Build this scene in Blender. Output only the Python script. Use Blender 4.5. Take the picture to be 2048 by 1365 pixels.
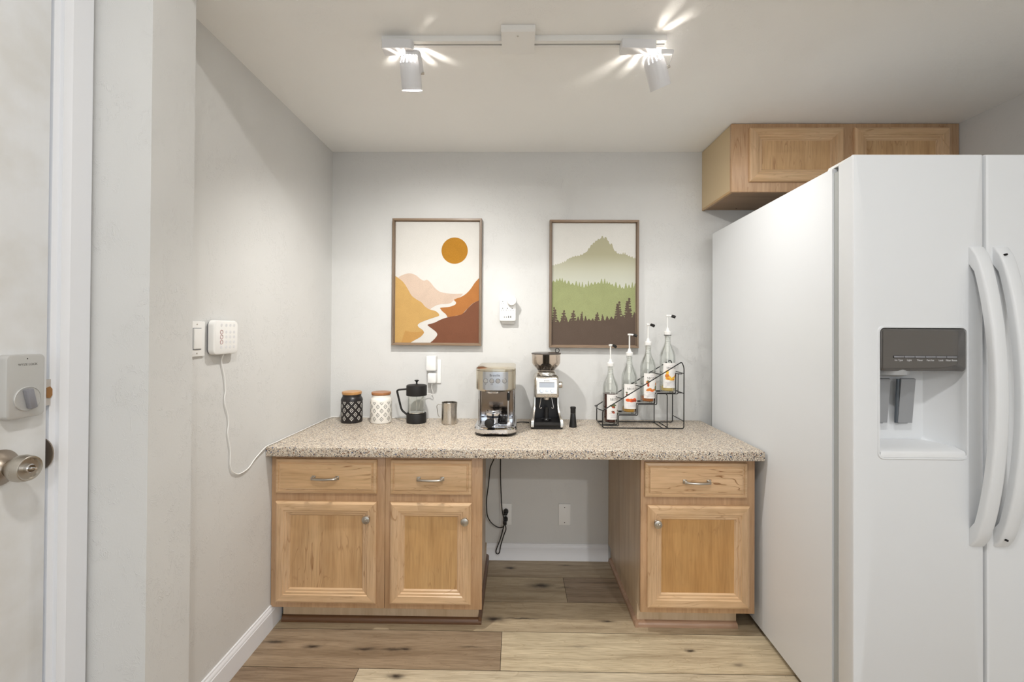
import bpy, bmesh, math, random
from mathutils import Vector, Matrix
from mathutils.geometry import tessellate_polygon
random.seed(7)
PI = math.pi
for o in list(bpy.data.objects):
    bpy.data.objects.remove(o)
SC = bpy.context.scene
COL = SC.collection

# ---------------------------------------------------------------- camera
cam_d = bpy.data.cameras.new('camera')
cam = bpy.data.objects.new('camera', cam_d)
COL.objects.link(cam)
SC.camera = cam
cam_d.sensor_fit = 'HORIZONTAL'
cam_d.sensor_width = 36.0
cam_d.lens = 880.0 / 2048 * 36
cam_d.shift_x = (1024 - 1020.0) / 2048
cam_d.shift_y = (657.3 - 682.5) / 2048
cam_d.clip_start = 0.02
YAW, PITCH, ROLL = .0138, .0074, .006
_F = Vector((-math.sin(YAW), math.cos(YAW), 0)); _R = Vector((math.cos(YAW), math.sin(YAW), 0)); _U = Vector((0, 0, 1))
_F2 = _F * math.cos(PITCH) + _U * math.sin(PITCH); _U2 = _U * math.cos(PITCH) - _F * math.sin(PITCH)
_R3 = _R * math.cos(ROLL) + _U2 * math.sin(ROLL); _U3 = _U2 * math.cos(ROLL) - _R * math.sin(ROLL)
cam.matrix_world = Matrix(((_R3.x, _U3.x, -_F2.x, 0), (_R3.y, _U3.y, -_F2.y, -2.3671), (_R3.z, _U3.z, -_F2.z, 1.22), (0, 0, 0, 1)))

# ---------------------------------------------------------------- world and lights
w = bpy.data.worlds.new('world'); SC.world = w; w.use_nodes = True
w.node_tree.nodes['Background'].inputs[0].default_value = (.75, .85, 1, 1)
w.node_tree.nodes['Background'].inputs[1].default_value = 1.0
SC.view_settings.view_transform = 'Standard'
SC.view_settings.look = 'None'
SC.view_settings.gamma = 1
SC.view_settings.use_curve_mapping = False
SC.view_settings.exposure = 0.38

def area(name, loc, target, size, power, color, size_y=None, shape='RECTANGLE', spread=PI):
    d = bpy.data.lights.new(name, 'AREA'); d.energy = power; d.color = color
    d.shape = shape; d.size = size
    if size_y: d.size_y = size_y
    d.spread = spread
    o = bpy.data.objects.new(name, d); COL.objects.link(o)
    o.location = loc
    o.rotation_euler = (Vector(target) - Vector(loc)).to_track_quat('-Z', 'Y').to_euler()
    return o
WIN_P, LAMP_A, LAMP_B, SPOT_L, SPOT_R = 6, 16, 44, 7.4, 2.8
area('window_daylight', (.3, -5.56, 1.45), (.3, 0, 1.35), 2.6, WIN_P, (.86, .93, 1.0), 1.7)
area('ceiling_lamp_light_near', (.10, -2.40, 2.700), (.10, -2.40, 0), .16, LAMP_A, (1.0, .995, .985), shape='DISK')
area('ceiling_lamp_light_far', (1.45, -4.90, 2.700), (1.45, -4.90, 0), .16, LAMP_B, (1.0, .995, .985), shape='DISK')

# ---------------------------------------------------------------- helpers
ORG = {}
def finish(me, ang=35):
    for p in me.polygons: p.use_smooth = True
    me.set_sharp_from_angle(angle=math.radians(ang))

def mk(name, bm, mats, ang=35, recalc=True):
    me = bpy.data.meshes.new(name)
    if recalc: bmesh.ops.recalc_face_normals(bm, faces=bm.faces[:])
    bm.to_mesh(me); bm.free()
    if not isinstance(mats, (list, tuple)): mats = [mats]
    for m in mats: me.materials.append(m)
    finish(me, ang)
    o = bpy.data.objects.new(name, me); COL.objects.link(o)
    return o

def struct(name, bm, mats, ang=35, recalc=True):
    o = mk(name, bm, mats, ang, recalc); o['kind'] = 'structure'; return o

def thing(name, label, cat, loc=(0, 0, 0), group=None):
    o = bpy.data.objects.new(name, None); COL.objects.link(o)
    o.empty_display_size = .03
    o.location = loc; o['label'] = label; o['category'] = cat
    if group: o['group'] = group
    ORG[o.name] = Vector(loc)
    return o

def org(o):
    return ORG.get(o.name, Vector((0, 0, 0)))

def part(name, bm, mats, parent, local=False, label=None, ang=35, recalc=True):
    """a part; geometry given in world coordinates unless local"""
    if not local:
        bmesh.ops.translate(bm, verts=bm.verts[:], vec=-org(parent))
    o = mk(name, bm, mats, ang, recalc)
    o.parent = parent
    ORG[o.name] = org(parent)
    if label: o['label'] = label
    return o

def solo(name, bm, mats, label, cat, base=(0, 0, 0), group=None, ang=35):
    bmesh.ops.translate(bm, verts=bm.verts[:], vec=-Vector(base))
    o = mk(name, bm, mats, ang)
    o.location = base; o['label'] = label; o['category'] = cat
    if group: o['group'] = group
    ORG[o.name] = Vector(base)
    return o

def B(): return bmesh.new()

def box(bm, x0, x1, y0, y1, z0, z1, bev=0, seg=2, mi=0):
    vs = [bm.verts.new((x, y, z)) for x in (x0, x1) for y in (y0, y1) for z in (z0, z1)]
    fs = [(0, 1, 3, 2), (4, 6, 7, 5), (0, 4, 5, 1), (2, 3, 7, 6), (0, 2, 6, 4), (1, 5, 7, 3)]
    faces = [bm.faces.new([vs[i] for i in f]) for f in fs]
    for f in faces: f.material_index = mi
    if bev > 0:
        es = list({e for f in faces for e in f.edges})
        r = bmesh.ops.bevel(bm, geom=es, offset=bev, segments=seg, profile=.5, affect='EDGES')
        for f in r['faces']: f.material_index = mi
    return vs

def quad(bm, pts, mi=0):
    f = bm.faces.new([bm.verts.new(p) for p in pts]); f.material_index = mi; return f

def frame_of(d):
    d = Vector(d).normalized()
    a = Vector((0, 0, 1)) if abs(d.z) < .9 else Vector((1, 0, 0))
    u = d.cross(a).normalized(); v = d.cross(u).normalized()
    return d, u, v

def cyl(bm, p0, p1, r0, r1=None, n=24, caps=True, mi=0):
    r1 = r0 if r1 is None else r1
    p0 = Vector(p0); p1 = Vector(p1)
    d, u, v = frame_of(p1 - p0)
    a = [bm.verts.new(p0 + (u * math.cos(2*PI*i/n) + v * math.sin(2*PI*i/n)) * r0) for i in range(n)]
    b = [bm.verts.new(p1 + (u * math.cos(2*PI*i/n) + v * math.sin(2*PI*i/n)) * r1) for i in range(n)]
    for i in range(n):
        f = bm.faces.new((a[i], a[(i+1) % n], b[(i+1) % n], b[i])); f.material_index = mi
    if caps:
        bm.faces.new(a).material_index = mi; bm.faces.new(b).material_index = mi

def lathe(bm, prof, c=(0, 0, 0), axis=(0, 0, 1), n=40, mi=0, skip=None, closed_ends=True):
    """prof: list of (radius, height) along axis from c"""
    c = Vector(c); d = Vector(axis).normalized()
    if abs(d.z) > .999: u, v = Vector((1, 0, 0)), Vector((0, 1, 0))
    elif abs(d.x) > .9:
        u = Vector((0, 1, 0)); u = (u - d * u.dot(d)).normalized(); v = d.cross(u)
    else:
        u = Vector((1, 0, 0)); u = (u - d * u.dot(d)).normalized(); v = d.cross(u)
    rings = []
    for r, h in prof:
        if r < 1e-6: rings.append([bm.verts.new(c + d * h)])
        else: rings.append([bm.verts.new(c + d * h + (u * math.cos(2*PI*i/n) + v * math.sin(2*PI*i/n)) * r) for i in range(n)])
    for k in range(len(rings) - 1):
        A, Bq = rings[k], rings[k+1]
        for i in range(n):
            if skip and skip(k, i): continue
            j = (i+1) % n
            if len(A) == 1 and len(Bq) == 1: continue
            if len(A) == 1: f = bm.faces.new((A[0], Bq[j], Bq[i]))
            elif len(Bq) == 1: f = bm.faces.new((A[i], A[j], Bq[0]))
            else: f = bm.faces.new((A[i], A[j], Bq[j], Bq[i]))
            f.material_index = mi
    return rings

def tube(bm, pts, r, n=10, mi=0, closed=False, flat=None):
    """sweep a circle (or an ellipse given by flat=(ru, rv)) along pts"""
    P = [Vector(p) for p in pts]; m = len(P); rings = []
    prev = None
    for k in range(m):
        if closed: t = P[(k+1) % m] - P[k-1]
        else: t = P[min(k+1, m-1)] - P[max(k-1, 0)]
        t.normalize()
        if prev is None:
            _, u, v = frame_of(t)
        else:
            u = prev - t * prev.dot(t)
            if u.length < 1e-6: _, u, v = frame_of(t)
            u.normalize(); v = t.cross(u)
        prev = u
        ru, rv = flat if flat else (r, r)
        rings.append([bm.verts.new(P[k] + u * math.cos(2*PI*i/n) * ru + v * math.sin(2*PI*i/n) * rv) for i in range(n)])
    K = m if closed else m - 1
    for k in range(K):
        a, b = rings[k], rings[(k+1) % m]
        for i in range(n):
            f = bm.faces.new((a[i], a[(i+1) % n], b[(i+1) % n], b[i])); f.material_index = mi
    if not closed:
        bm.faces.new(rings[0]).material_index = mi; bm.faces.new(rings[-1]).material_index = mi

def spline(pts, k=8, closed=False):
    P = [Vector(p) for p in pts]; m = len(P); out = []
    rng = range(m if closed else m - 1)
    for i in rng:
        if closed: p0, p1, p2, p3 = P[(i-1) % m], P[i], P[(i+1) % m], P[(i+2) % m]
        else: p0, p1, p2, p3 = P[max(i-1, 0)], P[i], P[i+1], P[min(i+2, m-1)]
        for j in range(k):
            t = j / k
            out.append(.5 * ((2*p1) + (p2-p0)*t + (2*p0-5*p1+4*p2-p3)*t*t + (3*p1-p0-3*p2+p3)*t*t*t))
    if not closed: out.append(P[-1])
    return out

def round_poly(pts, r, k=5):
    """round the corners of an open polyline (3D)"""
    P = [Vector(p) for p in pts]; out = [P[0]]
    for i in range(1, len(P)-1):
        a = P[i-1] - P[i]; b = P[i+1] - P[i]
        rr = min(r, a.length*.45, b.length*.45)
        A = P[i] + a.normalized()*rr; C_ = P[i] + b.normalized()*rr
        for j in range(k+1):
            t = j/k
            out.append((1-t)**2*A + 2*t*(1-t)*P[i] + t*t*C_)
    out.append(P[-1]); return out

def prism(bm, pts, axis, a, b, mi=0, cap=True):
    """extrude a 2D polygon; axis 'x': pts=(y,z); 'y': pts=(x,z); 'z': pts=(x,y)"""
    def P(p, h):
        return {'x': (h, p[0], p[1]), 'y': (p[0], h, p[1]), 'z': (p[0], p[1], h)}[axis]
    A = [bm.verts.new(P(p, a)) for p in pts]; Bv = [bm.verts.new(P(p, b)) for p in pts]
    n = len(pts)
    for i in range(n):
        bm.faces.new((A[i], A[(i+1) % n], Bv[(i+1) % n], Bv[i])).material_index = mi
    if cap:
        bm.faces.new(A).material_index = mi; bm.faces.new(Bv).material_index = mi

def rrect(x0, x1, z0, z1, r, k=5):
    out = []
    for cx, cz, a0 in ((x1-r, z1-r, 0), (x0+r, z1-r, PI/2), (x0+r, z0+r, PI), (x1-r, z0+r, 1.5*PI)):
        for j in range(k+1):
            a = a0 + PI/2*j/k
            out.append((cx + r*math.cos(a), cz + r*math.sin(a)))
    return out

def rings_solid(bm, rings, cap0=True, cap1=True, mi=0):
    """rings: list of equal-length lists of 3D points"""
    R = [[bm.verts.new(p) for p in ring] for ring in rings]
    n = len(R[0])
    for k in range(len(R)-1):
        for i in range(n):
            bm.faces.new((R[k][i], R[k][(i+1) % n], R[k+1][(i+1) % n], R[k+1][i])).material_index = mi
    if cap0: bm.faces.new(R[0]).material_index = mi
    if cap1: bm.faces.new(R[-1]).material_index = mi

def pillow(bm, x0, x1, z0, z1, yb, yf, r=.008, bev=.003, mi=0):
    """rounded plate on a wall whose face looks to -Y: back at yb, front at yf"""
    def ring(ins, y): return [(x, y, z) for x, z in rrect(x0+ins, x1-ins, z0+ins, z1-ins, max(r-ins, .0005))]
    rings_solid(bm, [ring(0, yb), ring(0, yf+bev), ring(bev*.3, yf+bev*.3), ring(bev, yf)], mi=mi)

def text_bm(s, size, depth=.0002, bold=0):
    cu = bpy.data.curves.new('t', 'FONT'); cu.body = s; cu.size = size; cu.align_x = 'CENTER'; cu.align_y = 'CENTER'
    cu.offset = bold; cu.extrude = depth; cu.resolution_u = 3
    o = bpy.data.objects.new('t', cu); COL.objects.link(o)
    dg = bpy.context.evaluated_depsgraph_get(); dg.update()
    me = bpy.data.meshes.new_from_object(o.evaluated_get(dg))
    bm = B(); bm.from_mesh(me)
    bpy.data.objects.remove(o); bpy.data.curves.remove(cu); bpy.data.meshes.remove(me)
    return bm
def text_wall(s, size, loc, rot=(PI/2, 0, 0), bold=0):
    bm = text_bm(s, size, bold=bold)
    M = Matrix.Translation(loc) @ (Matrix.Rotation(rot[2], 4, 'Z') @ Matrix.Rotation(rot[1], 4, 'Y') @ Matrix.Rotation(rot[0], 4, 'X'))
    bmesh.ops.transform(bm, matrix=M, verts=bm.verts[:])
    return bm

# ---------------------------------------------------------------- materials
def s2l(c):
    return tuple((x/255/12.92 if x/255 <= .04045 else ((x/255+.055)/1.055)**2.4) for x in c)
def newmat(name):
    m = bpy.data.materials.new(name); m.use_nodes = True
    nt = m.node_tree; b = nt.nodes['Principled BSDF']
    return m, nt, b
def col4(c): return (c[0], c[1], c[2], 1)
def plain(name, rgb, rough=.5, metal=0, spec=.5, coat=0, trans=0, ior=1.45, emit=0, noise=.0, vary=.02):
    m, nt, b = newmat(name)
    c = s2l(rgb)
    b.inputs['Base Color'].default_value = col4(c)
    b.inputs['Roughness'].default_value = rough
    b.inputs['Metallic'].default_value = metal
    b.inputs['Specular IOR Level'].default_value = spec
    b.inputs['Coat Weight'].default_value = coat
    b.inputs['Transmission Weight'].default_value = trans
    b.inputs['IOR'].default_value = ior
    if emit:
        b.inputs['Emission Color'].default_value = col4(c); b.inputs['Emission Strength'].default_value = emit
    # procedural fine variation of the surface finish
    n = nt.nodes.new('ShaderNodeTexNoise'); n.inputs['Scale'].default_value = 60; n.inputs['Detail'].default_value = 3
    g = nt.nodes.new('ShaderNodeNewGeometry'); nt.links.new(g.outputs['Position'], n.inputs['Vector'])
    mr = nt.nodes.new('ShaderNodeMapRange'); mr.inputs['To Min'].default_value = max(0, rough-vary-noise); mr.inputs['To Max'].default_value = min(1, rough+vary+noise)
    nt.links.new(n.outputs['Fac'], mr.inputs['Value']); nt.links.new(mr.outputs['Result'], b.inputs['Roughness'])
    return m
def N(nt, t, **kw):
    n = nt.nodes.new(t)
    for k, v in kw.items():
        if hasattr(n, k): setattr(n, k, v)
        else: n.inputs[k].default_value = v
    return n
def ramp(nt, fac, stops, interp='LINEAR'):
    r = nt.nodes.new('ShaderNodeValToRGB'); r.color_ramp.interpolation = interp
    e = r.color_ramp.elements
    while len(e) > 1: e.remove(e[-1])
    e[0].position = stops[0][0]; e[0].color = col4(stops[0][1])
    for p, c in stops[1:]:
        q = e.new(p); q.color = col4(c)
    nt.links.new(fac, r.inputs['Fac'])
    return r
def mapped(nt, scale=(1, 1, 1), loc=(0, 0, 0), rot=(0, 0, 0)):
    g = nt.nodes.new('ShaderNodeNewGeometry'); mp = nt.nodes.new('ShaderNodeMapping')
    mp.inputs['Scale'].default_value = scale; mp.inputs['Location'].default_value = loc; mp.inputs['Rotation'].default_value = rot
    nt.links.new(g.outputs['Position'], mp.inputs['Vector'])
    return mp.outputs['Vector']
def mix(nt, fac, a, b, mode='MIX'):
    m = nt.nodes.new('ShaderNodeMix'); m.data_type = 'RGBA'; m.blend_type = mode
    if isinstance(fac, float): m.inputs[0].default_value = fac
    else: nt.links.new(fac, m.inputs[0])
    for i, v in ((6, a), (7, b)):
        if isinstance(v, tuple): m.inputs[i].default_value = col4(v)
        else: nt.links.new(v, m.inputs[i])
    return m.outputs[2]

def plaster(name, rgb, strength=.34):
    """hand trowelled wall paint: sparse ridges and fine orange peel"""
    m, nt, b = newmat(name)
    b.inputs['Roughness'].default_value = .62; b.inputs['Specular IOR Level'].default_value = .3
    c = s2l(rgb)
    v = mapped(nt)
    n1 = N(nt, 'ShaderNodeTexNoise', Scale=7.0, Detail=2.0, Distortion=1.6); nt.links.new(v, n1.inputs['Vector'])
    wv = mapped(nt, (26, 26, 15))
    n2 = N(nt, 'ShaderNodeTexNoise', Scale=1.0, Detail=4.0, Distortion=2.4, Roughness=.6); nt.links.new(wv, n2.inputs['Vector'])
    ridge = ramp(nt, n2.outputs['Fac'], [(.0, (0, 0, 0)), (.50, (0, 0, 0)), (.535, (1, 1, 1)), (.56, (.1, .1, .1)), (1, (0, 0, 0))])
    mask = ramp(nt, n1.outputs['Fac'], [(.0, (0, 0, 0)), (.47, (.05, .05, .05)), (.62, (1, 1, 1)), (1, (1, 1, 1))])
    mm = mix(nt, 1.0, ridge.outputs['Color'], mask.outputs['Color'], 'MULTIPLY')
    n3 = N(nt, 'ShaderNodeTexNoise', Scale=160.0, Detail=2.0); nt.links.new(v, n3.inputs['Vector'])
    ad = N(nt, 'ShaderNodeMath', operation='MULTIPLY_ADD'); nt.links.new(n3.outputs['Fac'], ad.inputs[0]); ad.inputs[1].default_value = .12; nt.links.new(mm, ad.inputs[2])
    bp = N(nt, 'ShaderNodeBump', Strength=strength, Distance=.0030); nt.links.new(ad.outputs[0], bp.inputs['Height'])
    nt.links.new(bp.outputs['Normal'], b.inputs['Normal'])
    n4 = N(nt, 'ShaderNodeTexNoise', Scale=2.5, Detail=3.0); nt.links.new(v, n4.inputs['Vector'])
    r = ramp(nt, n4.outputs['Fac'], [(.3, tuple(x*.97 for x in c)), (.7, tuple(min(1, x*1.02) for x in c))])
    nt.links.new(r.outputs['Color'], b.inputs['Base Color'])
    return m

def wood(name, rgb, axis='z', dark=(148, 104, 62), var=.5, rough=.38, seed=0, streak=.8, fig=.35):
    """maple: fine pores along the axis, broad figure, thin dark flame lines"""
    m, nt, b = newmat(name)
    b.inputs['Roughness'].default_value = rough; b.inputs['Coat Weight'].default_value = .15; b.inputs['Coat Roughness'].default_value = .25
    c = s2l(rgb); dk = s2l(dark)
    long_, sh = 1.0, 14.0
    sc = {'x': (long_, sh, sh), 'y': (sh, long_, sh), 'z': (sh, sh, long_)}[axis]
    off = (seed*3.7, seed*1.9, seed*5.3)
    v1 = mapped(nt, tuple(s*1.6 for s in sc), off)
    n1 = N(nt, 'ShaderNodeTexNoise', Scale=1.0, Detail=5.0, Distortion=.6); nt.links.new(v1, n1.inputs['Vector'])
    v2 = mapped(nt, tuple(s*9 for s in sc), off)
    n2 = N(nt, 'ShaderNodeTexNoise', Scale=1.0, Detail=3.0); nt.links.new(v2, n2.inputs['Vector'])
    sc3 = {'x': (2.0, 15, 15), 'y': (15, 2.0, 15), 'z': (15, 15, 2.0)}[axis]
    v3 = mapped(nt, sc3, off)
    n3 = N(nt, 'ShaderNodeTexNoise', Scale=1.0, Detail=3.0, Distortion=.5); nt.links.new(v3, n3.inputs['Vector'])
    base = ramp(nt, n1.outputs['Fac'], [(.25, tuple(x*q for x, q in zip(c, (.84, .80, .74)))), (.48, c), (.75, tuple(min(1, x*q) for x, q in zip(c, (1.14, 1.17, 1.22))))])
    fine = ramp(nt, n2.outputs['Fac'], [(.3, (.82, .79, .75)), (.6, (1, 1, 1))])
    k = mix(nt, streak, base.outputs['Color'], fine.outputs['Color'], 'MULTIPLY')
    # flame contour lines
    ms = N(nt, 'ShaderNodeMath', operation='MULTIPLY'); nt.links.new(n3.outputs['Fac'], ms.inputs[0]); ms.inputs[1].default_value = 9.0
    fr = N(nt, 'ShaderNodeMath', operation='FRACT'); nt.links.new(ms.outputs[0], fr.inputs[0])
    ln = ramp(nt, fr.outputs[0], [(.0, (0, 0, 0)), (.38, (0, 0, 0)), (.5, (1, 1, 1)), (.54, (0, 0, 0)), (1, (0, 0, 0))])
    n5 = N(nt, 'ShaderNodeTexNoise', Scale=6.0, Detail=3.0); nt.links.new(mapped(nt, (1, 1, 1), off), n5.inputs['Vector'])
    msk = ramp(nt, n5.outputs['Fac'], [(.45, (0, 0, 0)), (.68, (1, 1, 1))])
    lf = mix(nt, 1.0, ln.outputs['Color'], msk.outputs['Color'], 'MULTIPLY')
    l2 = N(nt, 'ShaderNodeMath', operation='MULTIPLY'); nt.links.new(lf, l2.inputs[0]); l2.inputs[1].default_value = fig*2
    out = mix(nt, l2.outputs[0], k, dk)
    # broad warmer patches
    pt = ramp(nt, n5.outputs['Fac'], [(.35, (1.0, .95, .88)), (.65, (1, 1, 1))])
    out = mix(nt, .8, out, pt.outputs['Color'], 'MULTIPLY')
    nt.links.new(out, b.inputs['Base Color'])
    bp = N(nt, 'ShaderNodeBump', Strength=.05, Distance=.001); nt.links.new(n2.outputs['Fac'], bp.inputs['Height']); nt.links.new(bp.outputs['Normal'], b.inputs['Normal'])
    return m

def granite():
    m, nt, b = newmat('speckled_laminate')
    b.inputs['Roughness'].default_value = .42; b.inputs['Specular IOR Level'].default_value = .4
    v = mapped(nt)
    vo = N(nt, 'ShaderNodeTexVoronoi', Scale=430.0); nt.links.new(v, vo.inputs['Vector'])
    sep = N(nt, 'ShaderNodeSeparateColor'); nt.links.new(vo.outputs['Color'], sep.inputs[0])
    L = s2l
    r1 = ramp(nt, sep.outputs[0], [(0, L((52, 47, 46))), (.09, L((128, 110, 96))), (.17, L((184, 162, 138))), (.36, L((226, 215, 198))), (.72, L((206, 190, 170))), (.88, L((170, 168, 166)))], 'CONSTANT')
    vo2 = N(nt, 'ShaderNodeTexVoronoi', Scale=230.0); nt.links.new(v, vo2.inputs['Vector'])
    sep2 = N(nt, 'ShaderNodeSeparateColor'); nt.links.new(vo2.outputs['Color'], sep2.inputs[0])
    f2 = ramp(nt, sep2.outputs[1], [(0, (1, 1, 1)), (.07, (0, 0, 0))], 'CONSTANT')
    c2 = ramp(nt, sep2.outputs[2], [(0, L((64, 62, 66))), (.35, L((84, 96, 124))), (.55, L((132, 92, 66))), (.75, L((236, 226, 208)))], 'CONSTANT')
    o = mix(nt, f2.outputs['Color'], r1.outputs['Color'], c2.outputs['Color'])
    nt.links.new(o, b.inputs['Base Color'])
    return m

def floor_mat():
    m, nt, b = newmat('oak_vinyl_planks')
    b.inputs['Roughness'].default_value = .42; b.inputs['Specular IOR Level'].default_value = .35
    at = N(nt, 'ShaderNodeAttribute', attribute_name='plank')
    v0 = mapped(nt)
    vadd = N(nt, 'ShaderNodeVectorMath', operation='MULTIPLY_ADD'); nt.links.new(at.outputs['Color'], vadd.inputs[0]); vadd.inputs[1].default_value = (37, 11, 5); nt.links.new(v0, vadd.inputs[2])
    def nz(sc, **k):
        mp = N(nt, 'ShaderNodeMapping'); mp.inputs['Scale'].default_value = sc; nt.links.new(vadd.outputs[0], mp.inputs['Vector'])
        n = N(nt, 'ShaderNodeTexNoise', **k); nt.links.new(mp.outputs['Vector'], n.inputs['Vector']); return n
    n1 = nz((2.2, 26, 1), Scale=1.0, Detail=6.0, Distortion=.5)
    n2 = nz((14, 260, 1), Scale=1.0, Detail=3.0)
    n3 = nz((1.6, 9, 1), Scale=1.0, Detail=3.0, Distortion=1.4)
    r = ramp(nt, n1.outputs['Fac'], [(.28, (.66, .62, .58)), (.5, (.95, .94, .93)), (.72, (1.12, 1.12, 1.12))])
    k = mix(nt, 1.0, at.outputs['Color'], r.outputs['Color'], 'MULTIPLY')
    r2 = ramp(nt, n2.outputs['Fac'], [(.32, (.72, .69, .66)), (.55, (1, 1, 1)), (.75, (1.08, 1.08, 1.08))])
    k = mix(nt, .8, k, r2.outputs['Color'], 'MULTIPLY')
    ms = N(nt, 'ShaderNodeMath', operation='MULTIPLY'); nt.links.new(n3.outputs['Fac'], ms.inputs[0]); ms.inputs[1].default_value = 14.0
    fr = N(nt, 'ShaderNodeMath', operation='FRACT'); nt.links.new(ms.outputs[0], fr.inputs[0])
    ln = ramp(nt, fr.outputs[0], [(.0, (1, 1, 1)), (.42, (1, 1, 1)), (.5, (.78, .74, .70)), (.56, (1.1, 1.1, 1.08)), (.7, (1, 1, 1))])
    k = mix(nt, .55, k, ln.outputs['Color'], 'MULTIPLY')
    # knots
    sx = N(nt, 'ShaderNodeSeparateXYZ')
    wob = N(nt, 'ShaderNodeTexNoise', Scale=30.0, Detail=3.0); nt.links.new(v0, wob.inputs['Vector'])
    wv = N(nt, 'ShaderNodeVectorMath', operation='MULTIPLY_ADD'); nt.links.new(wob.outputs['Color'], wv.inputs[0]); wv.inputs[1].default_value = (.024, .016, 0); nt.links.new(v0, wv.inputs[2])
    nt.links.new(wv.outputs[0], sx.inputs[0])
    total = None
    KN = [(-.778, -.671, .022, .008, .9), (-.571, -.680, .030, .007, .8), (-.46, -.68, .035, .006, .7), (-.42, -.676, .018, .006, .9), (-.416, -.810, .020, .008, 1.0),
          (.674, -.661, .012, .006, .9), (.127, -.242, .040, .013, 1.0), (-.024, -.089, .018, .008, .9), (-.085, -.492, .030, .012, .9), (.393, -.497, .02, .005, .8),
          (-.937, -.647, .035, .006, .8), (.822, -.731, .016, .006, .5), (.25, -.65, .03, .004, .35), (.235, -.256, .03, .006, .5), (.45, -.21, .09, .006, .45), (.03, -.486, .05, .003, .8), (.263, -.055, .02, .004, .6), (-.17, -.66, .03, .004, .5), (.53, -.25, .1, .008, .4)]
    for (kx, ky, ra, rb, st) in KN:
        a = N(nt, 'ShaderNodeMath', operation='SUBTRACT'); nt.links.new(sx.outputs[0], a.inputs[0]); a.inputs[1].default_value = kx + .012
        a2 = N(nt, 'ShaderNodeMath', operation='DIVIDE'); nt.links.new(a.outputs[0], a2.inputs[0]); a2.inputs[1].default_value = ra
        c = N(nt, 'ShaderNodeMath', operation='SUBTRACT'); nt.links.new(sx.outputs[1], c.inputs[0]); c.inputs[1].default_value = ky + .008
        c2 = N(nt, 'ShaderNodeMath', operation='DIVIDE'); nt.links.new(c.outputs[0], c2.inputs[0]); c2.inputs[1].default_value = rb
        p = N(nt, 'ShaderNodeMath', operation='MULTIPLY'); nt.links.new(a2.outputs[0], p.inputs[0]); nt.links.new(a2.outputs[0], p.inputs[1])
        q = N(nt, 'ShaderNodeMath', operation='MULTIPLY_ADD'); nt.links.new(c2.outputs[0], q.inputs[0]); nt.links.new(c2.outputs[0], q.inputs[1]); nt.links.new(p.outputs[0], q.inputs[2])
        e = N(nt, 'ShaderNodeMath', operation='MULTIPLY'); nt.links.new(q.outputs[0], e.inputs[0]); e.inputs[1].default_value = -.55
        ex = N(nt, 'ShaderNodeMath', operation='EXPONENT'); nt.links.new(e.outputs[0], ex.inputs[0])
        f = N(nt, 'ShaderNodeMath', operation='MULTIPLY'); nt.links.new(ex.outputs[0], f.inputs[0]); f.inputs[1].default_value = min(1, st*1.15)
        if total is None: total = f.outputs[0]
        else:
            t = N(nt, 'ShaderNodeMath', operation='MAXIMUM'); nt.links.new(total, t.inputs[0]); nt.links.new(f.outputs[0], t.inputs[1]); total = t.outputs[0]
    k = mix(nt, total, k, s2l((52, 42, 36)))
    nt.links.new(k, b.inputs['Base Color'])
    bp = N(nt, 'ShaderNodeBump', Strength=.12, Distance=.001); nt.links.new(n2.outputs['Fac'], bp.inputs['Height']); nt.links.new(bp.outputs['Normal'], b.inputs['Normal'])
    return m

def brushed(name, rgb, rough=.28, axis=(400, 400, 6)):
    m, nt, b = newmat(name)
    b.inputs['Base Color'].default_value = col4(s2l(rgb)); b.inputs['Metallic'].default_value = 1
    n = N(nt, 'ShaderNodeTexNoise', Scale=1.0, Detail=2.0); nt.links.new(mapped(nt, axis), n.inputs['Vector'])
    mr = N(nt, 'ShaderNodeMapRange'); mr.inputs['To Min'].default_value = rough-.08; mr.inputs['To Max'].default_value = rough+.12
    nt.links.new(n.outputs['Fac'], mr.inputs['Value']); nt.links.new(mr.outputs['Result'], b.inputs['Roughness'])
    return m

WALLC = (217, 216.5, 214)
M_wall = plaster('wall_paint', WALLC)
M_ceil = plaster('ceiling_paint', (250, 250, 248), .28)
M_trim = plain('white_trim_paint', (236, 237, 240), .35)
M_gran = granite()
M_floor = floor_mat()
M_gap = plain('dark_joint', (40, 32, 26), .8)
MAPLE = (196, 160, 118)
W_v = wood('maple_upright_grain', (209, 175, 138), 'z', seed=1)
W_h = wood('maple_level_grain', (214, 180, 141), 'x', seed=2)
W_ff = wood('maple_face_frame', (192, 156, 120), 'z', seed=18)
W_side = wood('cabinet_side_veneer', (200, 178, 150), 'z', seed=3, fig=.06, streak=.3)
W_pan1 = wood('maple_panel_tan', (202, 164, 120), 'z', seed=4, fig=.5)
W_pan2 = wood('maple_panel_golden', (196, 156, 106), 'z', seed=5, fig=.3)
W_pan3 = wood('maple_panel_amber', (190, 146, 92), 'z', seed=8, fig=.3)
W_dr1 = wood('drawer_maple_first', (214, 178, 136), 'x', seed=9, fig=.6)
W_shoe_d = wood('stained_shoe_moulding', (98, 68, 44), 'x', seed=6, dark=(90, 55, 30))
W_shoe_l = wood('pale_shoe_moulding', (168, 136, 112), 'x', seed=7)
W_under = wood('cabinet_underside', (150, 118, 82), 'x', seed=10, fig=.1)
W_frame = wood('picture_frame_wood', (126, 108, 90), 'z', seed=11, fig=.15, dark=(110, 84, 60), rough=.5)
W_lid = wood('acacia_lid', (196, 146, 90), 'x', seed=12, dark=(120, 76, 40))
W_lid2 = wood('walnut_tinted_lid', (172, 118, 76), 'x', seed=13, dark=(100, 62, 34))
M_fridge = plain('white_enamel', (226, 228, 230), .34, spec=.45, vary=0)
M_gasket = plain('grey_gasket', (168, 170, 168), .7)
M_white = plain('white_plastic', (238, 237, 234), .32)
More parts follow.
